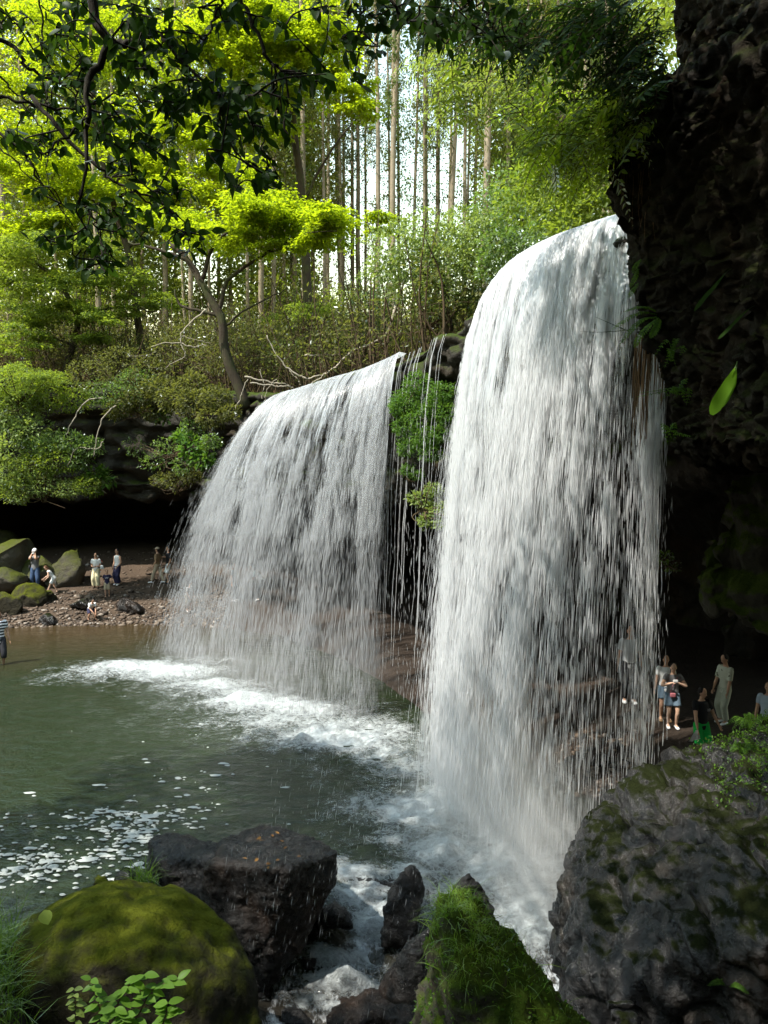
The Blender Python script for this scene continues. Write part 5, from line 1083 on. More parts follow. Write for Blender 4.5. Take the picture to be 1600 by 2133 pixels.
def roots():
    g = np.random.default_rng(12); mb = MB()
    for k in range(46):
        px = g.uniform(1326, 1388); py = g.uniform(690, 740); c = at(px, py, g.uniform(9.3, 10.1)); h = g.uniform(.4, 1.35) * (1.1 if px < 1360 else .7); z = np.linspace(0, h, 10)
        P = c + np.stack([.03 * vnoise(np.stack([z * 2, z * 0 + k, z * 0], -1), 4) - .03 * z, .04 * vnoise(np.stack([z * 2, z * 0 + k, z * 0 + 7], -1), 5), -z], -1); V, Fs = tube(P, np.linspace(.012, .003, 10) * g.uniform(.5, 1.2), 4, False); mb.add(V, Fs)
    tag(mb.build('hanging_roots', M['root']), 'curtain of wet brown roots hanging beside the right edge of the tall curtain', 'roots')
    mb = MB()
    for k in range(40):
        px = g.uniform(1290, 1430); py = g.uniform(215, 300); c = at(px, py, 9.25 - .9 * (px - 1290) / 140 * .5); h = g.uniform(.3, 1.3); z = np.linspace(0, h, 10); P = c + np.stack([.06 * vnoise(np.stack([z * 2, z * 0 + k, z * 0], -1), 4), -.18 + .05 * vnoise(np.stack([z * 2, z * 0 + k, z * 0 + 7], -1), 5), -z], -1); V, Fs = tube(P, np.linspace(.006, .002, 10), 3, False); mb.add(V, Fs)
    tag(mb.build('root_threads', M['root']), 'fine brown root threads trailing over the bulge of the dark cliff', 'roots')
roots()
def scatter_on(V, F3, n, g, zmin=.2, keep=None):
    T = V[F3]; nr = np.cross(T[:, 1] - T[:, 0], T[:, 2] - T[:, 0]); ar = np.linalg.norm(nr, axis=1); nr = nr / (ar[:, None] + 1e-9); w_ = ar * (nr[:, 2] > zmin)
    if keep is not None: w_ = w_ * keep(T.mean(1), nr)
    i = g.choice(len(F3), n, p=w_ / w_.sum()); a, b = g.random(n), g.random(n); m = a + b > 1; a[m], b[m] = 1 - a[m], 1 - b[m]
    return T[i, 0] + (T[i, 1] - T[i, 0]) * a[:, None] + (T[i, 2] - T[i, 0]) * b[:, None], nr[i]
def tri_of(o):
    me = o.data; me.calc_loop_triangles(); V = np.empty(len(me.vertices) * 3, np.float32); me.vertices.foreach_get('co', V); T = np.empty(len(me.loop_triangles) * 3, np.int32); me.loop_triangles.foreach_get('vertices', T)
    return V.reshape(-1, 3).astype(float) + np.array(o.location), T.reshape(-1, 3)
def blades(C, D, L, W, g, bend=.6):
    """curved grass blades"""
    n = len(C); D = unit(D); side = unit(np.cross(D, g.normal(size=(n, 3)))); fw = np.cross(side, D); s = np.array([0, .35, .7, 1.0]); V = []
    for k in s:
        c = C + D * (L * k)[:, None] + fw * (bend * L * k * k)[:, None] - np.array((0, 0, 1)) * (bend * .55 * L * k ** 2.5)[:, None]; w_ = (W * (1 - k * .92))[:, None]; V += [c - side * w_ * .5, c + side * w_ * .5]
    V = np.stack(V, 1).reshape(-1, 3); b = np.arange(n)[:, None] * 8; Q = np.concatenate([b + np.array([[0, 1, 3, 2]]), b + np.array([[2, 3, 5, 4]]), b + np.array([[4, 5, 7, 6]])]); return V, Q
def grass(label, C, Nn, L, W, seed, lean=(0, 0, 1), bend=.6, mat='grass'):
    g = np.random.default_rng(seed); n = len(C); Ln = L * np.exp(g.normal(0, .35, n)); D = Nn * .5 + np.asarray(lean) + g.normal(0, .35, (n, 3)); V, Q = blades(C, D, Ln, W * g.uniform(.6, 1.3, n), g, bend)
    return tag(mesh('grass', V, [Q], M[mat], rnd=np.repeat(g.random(n), 8)), kind='stuff', label=label)
g_ = np.random.default_rng(41)
V, T = tri_of(stump)
top = V[:, 2].max(); P, Nn = scatter_on(V, T, 1500, g_, .15, lambda c, n: np.exp(-((top - c[:, 2]) / .32) ** 2)); P, Nn = P[:760], Nn[:760]; grass('long green grass crowning the mossy horn of rock', P, Nn, .115, .007, 42, (0, -.1, .6), 1.0)
P, Nn = scatter_on(V, T, 2600, g_, -.2, lambda c, n: 1.0 * (c[:, 2] > .6)); C_ = P; A_ = Nn + g_.normal(0, .7, P.shape); tag(leaf_obj('stump_moss', C_, A_, Nn + g_.normal(0, .5, P.shape), g_.uniform(.012, .04, len(P)), g_.uniform(.010, .024, len(P)), M['l_fern']), kind='stuff', label='small leaved moss on the horn of rock')
V, T = tri_of(MOSSB); P, Nn = scatter_on(V, T, 15000, g_, -.1, lambda c, n: .12 + (fbm(c * 2.2, 3, 3) > .1) * 1.0); tag(leaf_obj('boulder_moss', P, Nn + g_.normal(0, .8, P.shape), Nn + g_.normal(0, .5, P.shape), g_.uniform(.010, .032, len(P)), g_.uniform(.008, .022, len(P)), M['l_mosslet']), kind='stuff', label='tiny leaved moss on the round boulder') if 'l_mosslet' in M else None
def ground_grass(label, regions, n, L, W, seed, lean, mat='grass'):
    g = np.random.default_rng(seed); P = []
    for (x0, y0, x1, y1, k) in regions:
        X = g.uniform(x0, x1, int(n * k)); Y = g.uniform(y0, y1, int(n * k)); P.append(np.stack([X, Y, ground_z(X, Y)], -1))
    P = np.concatenate(P); return grass(label, P, np.tile((0, 0, 1.0), (len(P), 1)), L, W, seed, lean, .7, mat)
V, T = tri_of(bpy.data.objects['ground'])
ground_grass('tall grass on the near bank at the lower left corner', [(-3.9, 3.4, -2.0, 7.2, 1.0), (-3.9, 5.0, -3.0, 7.4, .7)], 3600, .27, .012, 43, (.15, -.1, .8))
ground_grass('low grass and weeds at the bottom edge of the near bank', [(-2.3, 3.6, .4, 5.6, 1.0)], 2600, .24, .012, 44, (.05, -.1, .8))
c_ = np.array([at(300 + g_.normal(0, 12), 1845 + g_.normal(0, 10), 9.1) for _ in range(110)]); grass('spiky tuft of pale grass growing beside the black slab', c_, np.tile((0, 0, 1.0), (110, 1)), .32, .012, 45, (0, -.1, .9), .7)
# ferns and moss on the huge boulder's shoulder
V, T = tri_of(big); P, Nn = scatter_on(V, T, 9000, g_, .25, lambda c, n: (c[:, 2] > 1.75) * sstep(3.9, 5.4, c[:, 0] + .5 * fbm(c * 1.3, 4, 3))); P = P + Nn * g_.uniform(0, .12, (len(P), 1))
tag(leaf_obj('shoulder_moss', P, Nn + g_.normal(0, .8, P.shape), Nn + g_.normal(0, .6, P.shape), g_.uniform(.02, .06, len(P)), g_.uniform(.014, .03, len(P)), M['l_fern']), kind='stuff', label='bright mossy plants over the shoulder of the huge boulder')
def fern_at(label, c, n, L, seed, group, up=.9, pl=.05):
    g = np.random.default_rng(seed); fr = []
    for k in range(n):
        a = g.uniform(0, 6.28); d = np.array((math.cos(a), math.sin(a) * .6 - .3, 0)) * L; fr.append([c, c + d * .45 + np.array((0, 0, up * L * .55)), c + d + np.array((0, 0, up * L * .35))])
    return fern('fern', label, fr, pl, .3, 'l_fern', 18, seed, group)
RG = 'ferns on the huge boulder'
fern_at('arching fern on the boulder shoulder in front of the child at the right edge', at(1560, 1520, 8.6), 9, .34, 71, RG)
fern_at('small fern on the boulder shoulder at the edge of its bright moss', at(1545, 1570, 8.4), 7, .22, 72, RG)
fern_at('fern tuft growing from the lower face of the huge boulder', at(1515, 2052, 6.3), 9, .20, 73, RG, .5, .035)
fern_at('little fern sprig in a crack low on the huge boulder', at(1350, 1915, 7.2), 5, .10, 74, RG, .5, .025)
# seedling at the bottom edge and a heart shaped leaf
def seedling(label, stems, seed, L=.11, mat='l_green'):
    g = np.random.default_rng(seed); root = empty('young_plant', stems[0][0], 0, label, 'plant', 'young plants by the round boulder'); dd = leaf_set('seed' + mat, L, L * .55, M[mat], 5, .1); inv = Matrix.Translation(root.location).inverted(); mb = MB()
    for P in stems:
        Q = smooth_path(P, 12); V, Fs = tube(Q, np.linspace(.006, .002, 12), 4, False); mb.add(V, Fs)
        for j in range(3, 12):
            for sd in (1, -1):
                A = np.array((sd * g.uniform(.6, 1), g.normal(-.2, .35), g.normal(-.05, .25))); o = bpy.data.objects.new('leaf', dd[int(g.integers(5))]); COL.objects.link(o); o.parent = root; o.matrix_parent_inverse = inv; m = frame(A, (g.normal(0, .2), -.35, 1)); m.translation = Vector(Q[j]); o.matrix_basis = m
    under(mb.build('stem', M['twig']), root)
seedling('young leafy plant with toothed leaves at the bottom edge in front of the round boulder', [pts(4.6, (240, 2180), (240, 2110), (262, 2060), (300, 2030)), pts(4.6, (250, 2180), (290, 2110), (320, 2060), (370, 2040)), pts(4.7, (230, 2180), (210, 2110), (190, 2040)), pts(4.5, (270, 2190), (270, 2130), (240, 2100)), pts(4.5, (300, 2190), (340, 2130), (350, 2090))], 81, .10, 'l_fern')
seedling('slim sprig of pale leaves beside the young plant at the bottom edge', [pts(4.8, (150, 2190), (158, 2120), (155, 2060))], 82, .07, 'l_pale')
o = leaf_mesh('heart_leaf', .11, .11, M['l_pale']); o.matrix_world = Matrix.Translation(Vector([float(x) for x in at(92, 1895, 5.35)])) @ frame((.3, -.3, -.6), (0, -.7, .6)); tag(o, 'single pale heart shaped leaf beside the round mossy boulder', 'leaf')
def fallen():
    g = np.random.default_rng(91); blk = next(o for o in bpy.data.objects if o.name.startswith('boulder') and 'block shaped' in o.get('label', ''))
    V, T = tri_of(blk); P, Nn = scatter_on(V, T, 14, g, .8, lambda c, n: c[:, 2] > V[:, 2].max() - .35); inv = Matrix.Translation(blk.location).inverted(); dd = leaf_set('fallen', .085, .04, M['deadleaf'], 4, .05)
    for k in range(14):
        o = bpy.data.objects.new('fallen_leaf', dd[k % 4]); COL.objects.link(o); o.parent = blk; o.matrix_parent_inverse = inv; m = frame((g.normal(), g.normal(), .05), Nn[k] + g.normal(0, .15, 3)); m.translation = Vector(P[k] + Nn[k] * .012); o.matrix_basis = m
fallen()
# ------------------------------------------------------------------ people
def etube(P, rx, ry, side=(1, 0, 0), seg=12):
    """closed tube with elliptical rings: rx along side, ry across"""
    P = np.asarray(P, float); n = len(P); rx = np.broadcast_to(np.asarray(rx, float), (n,)); ry = np.broadcast_to(np.asarray(ry, float), (n,)); T = unit(np.gradient(P, axis=0)); V = []
    a = np.linspace(0, 2 * np.pi, seg, endpoint=False)
    for i in range(n):
        s = np.asarray(side, float); s = unit(s - T[i] * (s @ T[i])); b = np.cross(T[i], s); V.append(P[i] + np.cos(a)[:, None] * s * rx[i] + np.sin(a)[:, None] * b * ry[i])
    V = np.concatenate(V); i = np.arange(n - 1)[:, None] * seg; j = np.arange(seg)[None]; k = (j + 1) % seg; Q = np.stack([i + j, i + k, i + seg + k, i + seg + j], -1).reshape(-1, 4)
    V = np.vstack([V, P[0], P[-1]]); jj = np.arange(seg); kk = (jj + 1) % seg; b = (n - 1) * seg
    return V, [Q, np.concatenate([np.stack([np.full(seg, n * seg), kk, jj], -1), np.stack([np.full(seg, n * seg + 1), b + jj, b + kk], -1)])]
def ell(c, r, sub=2):
    V, Fx = ico(sub); return V * np.asarray(r, float) + np.asarray(c, float), [Fx]
def weld(parts, voxel, extra=(), it=3):
    mb = MB()
    for V, Fs in parts: mb.add(V, Fs, 0)
    o = mb.build('tmp', M['skin']); m = o.modifiers.new('r', 'REMESH'); m.mode = 'VOXEL'; m.voxel_size = voxel; s = o.modifiers.new('s', 'SMOOTH'); s.factor = .5; s.iterations = it
    dg = bpy.context.evaluated_depsgraph_get(); me = bpy.data.meshes.new_from_object(o.evaluated_get(dg)); od = o.data; bpy.data.objects.remove(o); bpy.data.meshes.remove(od)
    V = np.empty(len(me.vertices) * 3, np.float32); me.vertices.foreach_get('co', V); V = V.reshape(-1, 3).astype(float); q = np.array([p.vertices[:] for p in me.polygons if len(p.vertices) == 4]).reshape(-1, 4); t = np.array([p.vertices[:] for p in me.polygons if len(p.vertices) == 3]).reshape(-1, 3); bpy.data.meshes.remove(me)
    out = MB(); out.add(V, [x for x in (t, q) if len(x)], 0)
    for V, Fs in extra: out.add(V, Fs, 0)
    return out
def ik(a, b, l1, l2, pole):
    d = b - a; L = np.linalg.norm(d); L2 = min(L, (l1 + l2) * .999); b = a + d / L * L2; x = (l1 * l1 - l2 * l2 + L2 * L2) / (2 * L2); h = math.sqrt(max(l1 * l1 - x * x, 0)); u = d / L; p = np.asarray(pole, float); p = unit(p - u * (p @ u)); return a + u * x + p * h, b
def person(label, px, feet, top, rz=0, H=None, lean=0, pelvis=.515, arms=None, foot=None, skin='skin', hair='hair', hairlen=0, cap=None, shirt=('white', .55, .0), legs=('denim', 1.0, .0), shoe='shoe', head=(0, 0), z=None, group='visitors at the falls', spread=1.0, stripes=None, vox=.011, prints=None, sink=0, loc=None, skirt=0, visor=None):
    """shirt = (colour, sleeve length as part of the upper arm + forearm, hem drop); legs = (colour, length, flare); arms = ((x, f, z), (x, f, z)) wrists as parts of the height"""
    c = np.array(loc, float) if loc is not None else (on_ground(px, feet) if z is None else on(px, feet, z)); Y = c[1]; H = H or (feet - top) / F * math.hypot(Y, EYE - c[2]) ; 
    c[2] -= sink; root = empty('person', c, rz, label, 'person', group); P = lambda x, f, zz: np.array((x, -f, zz), float)
    la = R(lean); up = P(0, math.sin(la), math.cos(la)); fw = P(0, math.cos(la), -math.sin(la)); pv = P(0, -.35 * math.sin(la) * .25, pelvis); sh = pv + up * .295; nk = pv + up * .325
    ha = la * .6 + R(head[1]); hu = P(0, math.sin(ha), math.cos(ha)); hy = R(head[0]); hf = np.array((math.sin(hy), -math.cos(hy) * math.cos(ha), -math.sin(ha))); hd = nk + hu * .085; hs = unit(np.cross(hu, -hf)); 
    foot = foot or ((-.055 * spread, .0), (.055 * spread, .02)); arms = arms or ((-.15, .02, .47), (.15, .02, .47)); body = []; ext = []; J = {}
    body.append(etube([pv - up * .05, pv, pv + up * .09, pv + up * .19, pv + up * .26, sh + up * .0, nk, hd - hu * .03], [.06, .088, .070, .088, .096, .072, .030, .028], [.045, .062, .048, .058, .052, .04, .03, .028]))
    body.append((ell((0, 0, 0), (.043, .052, .064), 3)[0] @ np.array([hs, -hf, hu]) + hd + hu * .018, [ico(3)[1]])); body.append((ell((0, 0, 0), (.030, .036, .034), 2)[0] @ np.array([hs, -hf, hu]) + hd - hu * .026 + hf * .014, [ico(2)[1]]))
    body.append(tube([hd + hf * .046 + hu * .012, hd + hf * .060 - hu * .006, hd + hf * .047 - hu * .012], [.006, .011, .008], 6))
    for s in (-1, 1): body.append((ell((0, 0, 0), (.008, .012, .017), 2)[0] @ np.array([hs, -hf, hu]) + hd + hs * s * .044, [ico(2)[1]]))
    for s, wr, ft in ((-1, arms[0], foot[0]), (1, arms[1], foot[1])):
        S = sh + P(s * .098, 0, 0) - up * .012; W = P(*wr[:3]); E, W = ik(S, W, .172, .150, P(s * .5, -.7, -.5)) if len(wr) == 3 else ik(S, P(*wr[:3]), .172, .150, P(*wr[3:6])); J['arm', s] = (S, E, W)
        body.append(tube(smooth_path([S, (S + E) / 2, E, (E + W) / 2, W], 13), np.interp(np.linspace(0, 1, 13), [0, .25, .5, .62, 1], [.034, .030, .023, .025, .016]), 10)); d = unit(W - E); pm = W + d * .03; sd = unit(np.cross(d, np.array((s, .2, .1)))); nn = np.cross(d, sd)
        body.append((ell((0, 0, 0), (.009, .019, .028))[0] @ np.array([nn, sd, d]) + pm, [ico(2)[1]]))
        for k, (o_, ln) in enumerate(((-.014, .038), (-.005, .044), (.005, .042), (.013, .034))):
            b = pm + sd * o_ + d * .018; ext.append(tube(smooth_path([b - d * .01, b + d * ln * .5, b + d * ln * .85 + nn * (-s) * .012], 6), np.linspace(.0052, .0036, 6), 5))
        b = pm + sd * .016 - d * .01; ext.append(tube(smooth_path([b - sd * .006, b + sd * .014 + d * .012, b + sd * .016 + d * .030], 6), np.linspace(.006, .004, 6), 5))
        hp = pv + P(s * .048, 0, -.012); A = P(ft[0], ft[1], ft[2] if len(ft) > 2 else .042); K, A = ik(hp, A, .245, .232, P(s * .18, 1, .05)); J['leg', s] = (hp, K, A); dr = ft[3] if len(ft) > 3 else 0.0
        body.append(tube(smooth_path([hp, (hp + K) / 2, K, (K * .6 + A * .4), A], 15), np.interp(np.linspace(0, 1, 15), [0, .25, .5, .68, 1], [.052, .044, .030, .031, .018]), 10)); fd = unit(P(math.sin(R(8)) * s, 1, -dr)); J['foot', s] = (A, fd)
        body.append(etube(smooth_path([A - fd * .028 - P(0, 0, .022), A - P(0, 0, .012) + fd * .02, A + fd * .06 - P(0, 0, .026), A + fd * .095 - P(0, 0, .031)], 8), np.interp(np.linspace(0, 1, 8), [0, .3, .8, 1], [.016, .024, .028, .014]), np.interp(np.linspace(0, 1, 8), [0, .3, 1], [.016, .026, .010])))
    Sx = lambda mb: [setattr(mb, 'v', [v * H for v in mb.v])] and mb
    bo = Sx(weld(body, vox, ext)).build('body', M[skin], root)
    # clothes
    sc_, sl_, hem = shirt; cl = [etube([pv - up * (.03 + hem), pv + up * .04, pv + up * .10, pv + up * .19, pv + up * .26, sh + up * .0, nk - up * .012], np.array([.098, .095, .086, .100, .106, .082, .040]), np.array([.074, .070, .062, .070, .064, .052, .040]))]
    for s in (-1, 1):
        S, E, W = J['arm', s]
        if sl_ > 0: 
            Q = smooth_path([S, (S + E) / 2, E, (E + W) / 2, W], 21)[:max(4, int(21 * sl_))]; Q = np.vstack([S * .75 + sh * .25, Q]); cl.append(tube(Q, np.linspace(.043, .038 if sl_ < .6 else .024, len(Q)), 10))
    so = Sx(weld(cl, .013)).build('shirt', M[stripes] if stripes else M[sc_], root)
    lc, ll, fl = legs; cl = [etube([pv - up * .045, pv, pv + up * .05], [.080, .098, .090], [.066, .074, .064])]
    for s in (-1, 1):
        hp, K, A = J['leg', s]; Q = smooth_path([hp + P(0, 0, .02), (hp + K) / 2, K, (K * .6 + A * .4), A], 25)[:max(6, int(25 * ll))]; t = np.linspace(0, 1, len(Q)); cl.append(tube(Q, np.interp(t * ll, [0, .25, .5, 1], [.062, .056, .044, .032]) + fl * t, 10))
    if skirt: cl.append(etube([pv + up * .04, pv - P(0, 0, .10), pv - P(0, 0, skirt)], [.094, .11, .13], [.07, .085, .10]))
    Sx(weld(cl, .013)).build('trousers' if ll > .8 else 'shorts', M[lc], root)
    if shoe:
        for s in (-1, 1):
            A, fd = J['foot', s]; w_ = Sx(weld([etube(smooth_path([A - fd * .034 - P(0, 0, .022), A - P(0, 0, .014) + fd * .015, A + fd * .06 - P(0, 0, .026), A + fd * .104 - P(0, 0, .031)], 8), np.interp(np.linspace(0, 1, 8), [0, .3, .8, 1], [.022, .028, .032, .018]), np.interp(np.linspace(0, 1, 8), [0, .3, 1], [.019, .024, .012]))], .010, it=2)).build('shoe', M[shoe], root)
    fr = np.array([hs, -hf, hu]); hr = [(ell((0, 0, 0), (.0485, .054, .060), 3)[0] @ fr + hd + hu * .026 - hf * .011, [ico(3)[1]]), (ell((0, 0, 0), (.046, .040, .056), 3)[0] @ fr + hd + hu * .006 - hf * .022, [ico(3)[1]])]
    if hairlen: hr.append(etube(smooth_path([hd - hf * .03 + hu * .02, hd - hf * .05 - hu * .05, sh - fw * .055 - up * hairlen * .4, sh - fw * .06 - up * hairlen], 8), np.linspace(.044, .026, 8), np.linspace(.03, .014, 8)))
    Sx(weld(hr, .011)).build('hair', M[hair], root)
    if cap:
        V, Fx = ico(3); k = V[:, 2].copy(); Vc = V * np.array((.053, .060, .056)); Vc[:, 2] = np.maximum(Vc[:, 2], -.004); mb = MB(); mb.add((Vc @ fr + hd + hu * .034 - hf * .006) * H, [Fx]); br = etube(np.array([hd + hu * .036 + hf * .03, hd + hu * .034 + hf * .07, hd + hu * .026 + hf * .098]), [.046, .046, .030], [.004, .004, .003], hs); mb.add(br[0] * H, br[1]); mb.build('cap', M[cap], root)
    for s in (-1, 1):
        V, Fs = ell((0, 0, 0), (.0068, .004, .0045), 1); mb = MB(); mb.add((V @ fr + hd + hs * s * .018 + hf * .049 + hu * .012) * H, Fs); mb.build('eye', M['black'], root)
    V, Fs = ell((0, 0, 0), (.013, .004, .0035), 1); mb = MB(); mb.add((V @ fr + hd + hf * .0505 - hu * .026) * H, Fs); mb.build('mouth', M['lip'], root)
    root['_h'] = H; J.update(hd=hd, hf=hf, hu=hu, hs=hs, sh=sh, pv=pv, up=up, fw=fw, H=H, root=root, c=c, rz=rz)
    cz, sz = math.cos(rz), math.sin(rz); J['world'] = lambda q: c + np.array((q[0] * cz - q[1] * sz, q[0] * sz + q[1] * cz, q[2])) * H
    return J
def band(J, name, label, parts, mat, cat_, group=None):
    """something a person carries, built in that person's frame but a thing of its own"""
    mb = MB()
    for V, Fs in parts: mb.add(V * J['H'], Fs)
    o = mb.build(name, M[mat] if isinstance(mat, str) else mat); o.location = Vector([float(x) for x in J['c']]); o.rotation_euler = (0, 0, J['rz']); return tag(o, label, cat_, group)
def stripe_mat():
    t = NT('striped_cloth'); v = t.coord('Object'); sp = t.n('ShaderNodeSeparateXYZ'); t.link(v, sp.inputs[0]); f = t.math('GREATER_THAN', t.math('FRACT', t.math('MULTIPLY', sp.outputs['Z'], 11.5)), .52); t.princ(t.mix(f, (.75, .75, .74), (.015, .015, .02)), .85, None, .2); return t.m
M['stripe'] = stripe_mat()
def camo_mat():
    t = NT('patchy_cloth'); v = t.coord('Object'); n = t.noise(v, 9, 2, .5, .5); t.princ(t.mix(t.ramp(n, [(.60, 0.0), (.63, 1.0)]), (.52, .53, .42), (.14, .14, .10)), .9, None, .2); return t.m
M['camo'] = camo_mat()
Pq = lambda x, f, z: np.array((x, -f, z), float)
q90 = R(90)
# the far bank
J1 = person('person in white cap, grey vest and blue jeans with camera to the face', 75, 1228, 1143, R(8), arms=((-.035, .085, .895, -.35, .3, -1), (.035, .085, .895, .35, .3, -1)), shirt=('grey', .32, 0), legs=('denim', .98, .012), cap='white', spread=1.25, group='visitors on the far bank')
band(J1, 'camera', 'small camera held to the face of the person in jeans', [ell((0, -.115, .90), (.034, .014, .02)), ell((0, -.135, .90), (.014, .016, .014))], 'silver', 'camera')
band(J1, 'shoulder_bag', 'black shoulder bag at the hip of the person photographing', [ell((-.125, .02, .545), (.035, .045, .065)), tube(smooth_path([(-.12, .0, .60), (-.06, -.075, .72), (.04, -.05, .82)], 8), .007, 5)], 'black', 'bag')
person('girl in white top and white shorts walking bent toward the boulders, dark sandals', 110, 1236, 1178, R(-70), H=1.22, lean=34, arms=((-.09, .26, .50), (.10, .20, .48)), foot=((-.05, -.15, .055), (.05, .17)), skin='skin_pale', hair='hair_brown', hairlen=.06, shirt=('white', 0, .02), legs=('white', .42, .012), shoe='sandal', head=(0, 12), group='visitors on the far bank')
J3 = person('woman in white tee and wide cream trousers with a child on her back', 201, 1224, 1152, R(4), arms=((-.03, .13, .62), (.06, .13, .63)), shirt=('white', .34, .0), legs=('cream', .98, .034), group='visitors on the far bank', spread=1.0, shoe='sandal')
wc = J3['c'] + np.array((.02, .16, .60)); 
person('small child in a white cap riding on the back of the woman in cream trousers', 198, 1200, 1140, R(6), H=.86, loc=wc, pelvis=.34, foot=((-.15, .13, .10), (.15, .13, .10)), arms=((-.12, .16, .62), (.14, .16, .60)), lean=8, shirt=('red', .5, 0), legs=('navy', .6, .01), cap='white', group='visitors on the far bank')
band(J3, 'cloth_bag', 'white cloth bag hanging at the side of the woman in cream trousers', [ell((.155, .0, .60), (.065, .05, .055)), ell((.16, .01, .56), (.075, .055, .035)), tube(smooth_path([(.13, 0, .64), (.10, -.02, .74), (.09, .0, .82)], 6), .010, 5)], 'white', 'bag')
person('woman in sleeveless white top and dark navy wide trousers on the far bank', 246, 1218, 1143, R(-28), arms=((-.13, .05, .50), (.10, .10, .52)), shirt=('white', 0, .05), legs=('navy', .97, .035), hairlen=.10, skin='skin', group='visitors on the far bank', head=(-10, 6))
Jb = person('boy in navy tee with white letters and khaki shorts stepping toward the water', 224, 1244, 1187, R(16), arms=((-.16, .06, .50), (.24, .10, .56)), shirt=('navy', .36, 0), legs=('khaki', .5, .012), foot=((-.06, .05), (.06, -.03)), shoe='sandal', group='visitors on the far bank')
def shirt_text(J, txt, size, x=0, z=.70, f=.075, mat='white'):
    cu = bpy.data.curves.new('lettering', 'FONT'); cu.body = txt; cu.size = size * J['H']; cu.extrude = .002; cu.align_x = 'CENTER'; o = bpy.data.objects.new('tmp', cu); COL.objects.link(o); dg = bpy.context.evaluated_depsgraph_get(); me = bpy.data.meshes.new_from_object(o.evaluated_get(dg)); bpy.data.objects.remove(o); bpy.data.curves.remove(cu)
    me.materials.clear(); me.materials.append(M[mat]); q = bpy.data.objects.new('lettering', me); COL.objects.link(q); q.parent = J['root']; q.location = (x * J['H'], -f * J['H'], z * J['H']); q.rotation_euler = (q90, 0, 0)
shirt_text(Jb, 'LAF', .075)
person('small boy in white tee and navy shorts crouching over the gravel at the water edge', 190, 1291, 1243, R(40), H=1.12, lean=46, pelvis=.36, arms=((-.03, .30, .30), (.06, .27, .27)), foot=((-.09, -.02), (.10, .10)), shirt=('white', .36, 0), legs=('navy', .5, .01), shoe='sandal', head=(0, 6), group='visitors on the far bank')
person('man in a pale cap, brown shirt and beige trousers striding away along the hollow', 329, 1215, 1140, R(-96), arms=((-.14, -.03, .50), (.14, .06, .50)), foot=((-.04, -.17), (.04, .17)), shirt=('brown', .5, .03), legs=('beige', .98, .012), cap='beige', group='visitors on the far bank')
person('man in black tee and white shorts reaching out beside the curtain of water', 352, 1215, 1138, R(-60), arms=((-.24, .16, .70), (.13, .05, .50)), shirt=('black', .4, .02), legs=('white', .5, .014), shoe='black', group='visitors on the far bank')
person('wading person in striped tee and rolled dark trousers at the left edge', 0, 1384, 1266, R(30), z=0, sink=.12, H=1.72, arms=((-.15, .04, .48), (.16, .05, .47)), shirt=('white', .36, .03), stripes='stripe', legs=('dkgrey', .74, .012), shoe=None, hair='hair_brown', group='visitors on the far bank')
# behind the lower curtain
VB = 'visitors behind the falling water'
person('man in grey tee and dark trousers standing behind the lower curtain facing right', 487, 1252, 1172, R(80), shirt=('lightgrey', .36, .02), legs=('dkgrey', .98, .01), group=VB)
person('person in a white top bending forward behind the lower curtain', 542, 1250, 1180, R(-80), H=1.55, lean=40, arms=((-.08, .26, .50), (.08, .28, .52)), shirt=('white', .4, .02), legs=('dkgrey', .98, .01), group=VB)
person('child in pale clothes stooping behind the left edge of the lower curtain', 393, 1274, 1200, R(50), H=1.2, lean=26, arms=((-.09, .2, .48), (.09, .2, .48)), shirt=('lightgrey', .36, .02), legs=('khaki', .5, .01), group=VB)
person('person in a pale tee printed with dark marks standing behind the tall curtain', 1310, 1462, 1306, R(-10), shirt=('lightgrey', .4, .03), legs=('black', .98, .01), skin='skin', group=VB)
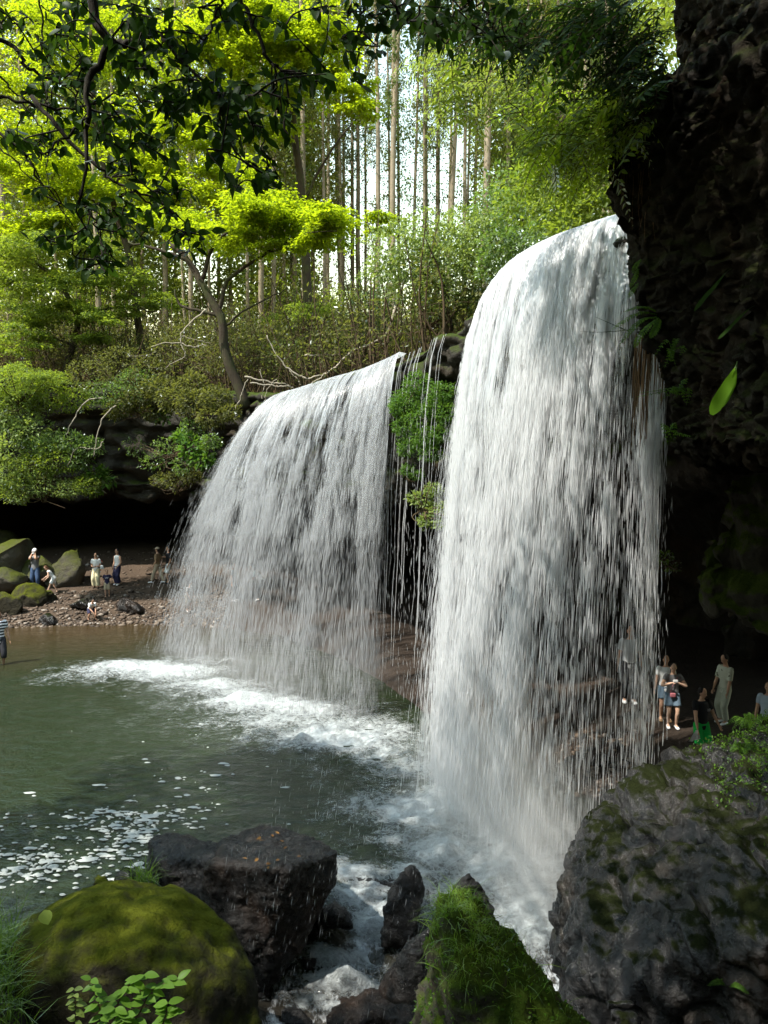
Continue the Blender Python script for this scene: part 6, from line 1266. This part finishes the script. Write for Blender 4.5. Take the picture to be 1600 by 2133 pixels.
# in the hollow at the right
VR = 'visitors in the hollow by the huge boulder'
person('person in white tee and denim shorts behind the woman with the phone', 1384, 1500, 1368, R(-8), arms=((-.16, .03, .47), (.14, .03, .50)), shirt=('white', .36, .03), legs=('denim_pale', .36, .012), shoe='brown', group=VR, vox=.009)
J14 = person('woman in grey top and denim shorts holding a phone up with both hands', 1399, 1515, 1384, R(-6), arms=((-.05, .14, .73, -.8, 0, -.6), (.04, .14, .73, .8, 0, -.6)), shirt=('grey', .3, .03), legs=('denim_pale', .36, .016), skin='skin_pale', hair='hair', hairlen=.08, shoe='shoe', head=(-6, 8), group=VR, vox=.009)
def boxm(c, s, bev=.2):
    V, Fx = ico(3); V = np.sign(V) * np.abs(V) ** .35; return V * np.asarray(s) * .9 + np.asarray(c), [Fx]
band(J14, 'phone', 'white phone held up by the woman in the grey top', [boxm((-.01, -.175, .77), (.04, .006, .022))], 'white', 'phone')
band(J14, 'pouch', 'small pink pouch slung at the waist of the woman in the grey top', [boxm((-.02, -.095, .53), (.045, .018, .035)), tube(smooth_path([(-.06, -.09, .56), (-.02, -.085, .68), (.06, -.05, .80)], 8), .004, 4)], 'pink', 'bag')
person('slim person in a pale patchy shirt and pale trousers looking down to the left', 1508, 1506, 1366, R(-72), arms=((-.10, .12, .47), (.10, .05, .47)), shirt=('palegreen', .5, .04), stripes='camo', legs=('palegreen', .97, .014), head=(0, 14), group=VR, vox=.009)
J16 = person('child in black tee and bright green shorts holding out a white cloth', 1458, 1586, 1437, R(12), arms=((-.15, .14, .49, -1, -.3, .2), (.19, .10, .52)), shirt=('black', .36, .04), legs=('green', .52, .016), hair='hair', group=VR, vox=.009, shoe='black', head=(20, 8))
g_ = np.random.default_rng(5)
a = np.linspace(0, 1, 9); b = np.linspace(0, 1, 12); A_, B_ = np.meshgrid(a, b, indexing='ij'); X_ = -.165 + (.02 + .075 * B_) * (A_ - .5) * 1.7 - .035 * B_; Z_ = .49 - .145 * B_ + .03 * A_ * B_; Y_ = -.155 + .012 * np.sin(A_ * 16) * (.3 + B_) ; G_ = np.stack([X_, Y_, Z_], -1).reshape(-1, 3); G2 = G_ + np.array((0, .008, 0)); q_ = grid_faces(9, 12)
band(J16, 'hand_cloth', 'white striped cloth dangling from the hand of the child in green shorts', [(np.vstack([G_, G2]), [q_, q_[:, ::-1] + 108])], 'white', 'cloth')
shirt_text(J16, '19', .05, .055, .70, .078)
person('child in a pale blue top half hidden behind the ferns at the right edge', 1596, 1574, 1426, R(-40), shirt=('paleblue', .36, .02), legs=('navy', .9, .01), group=VR, hair='hair_brown', vox=.009)
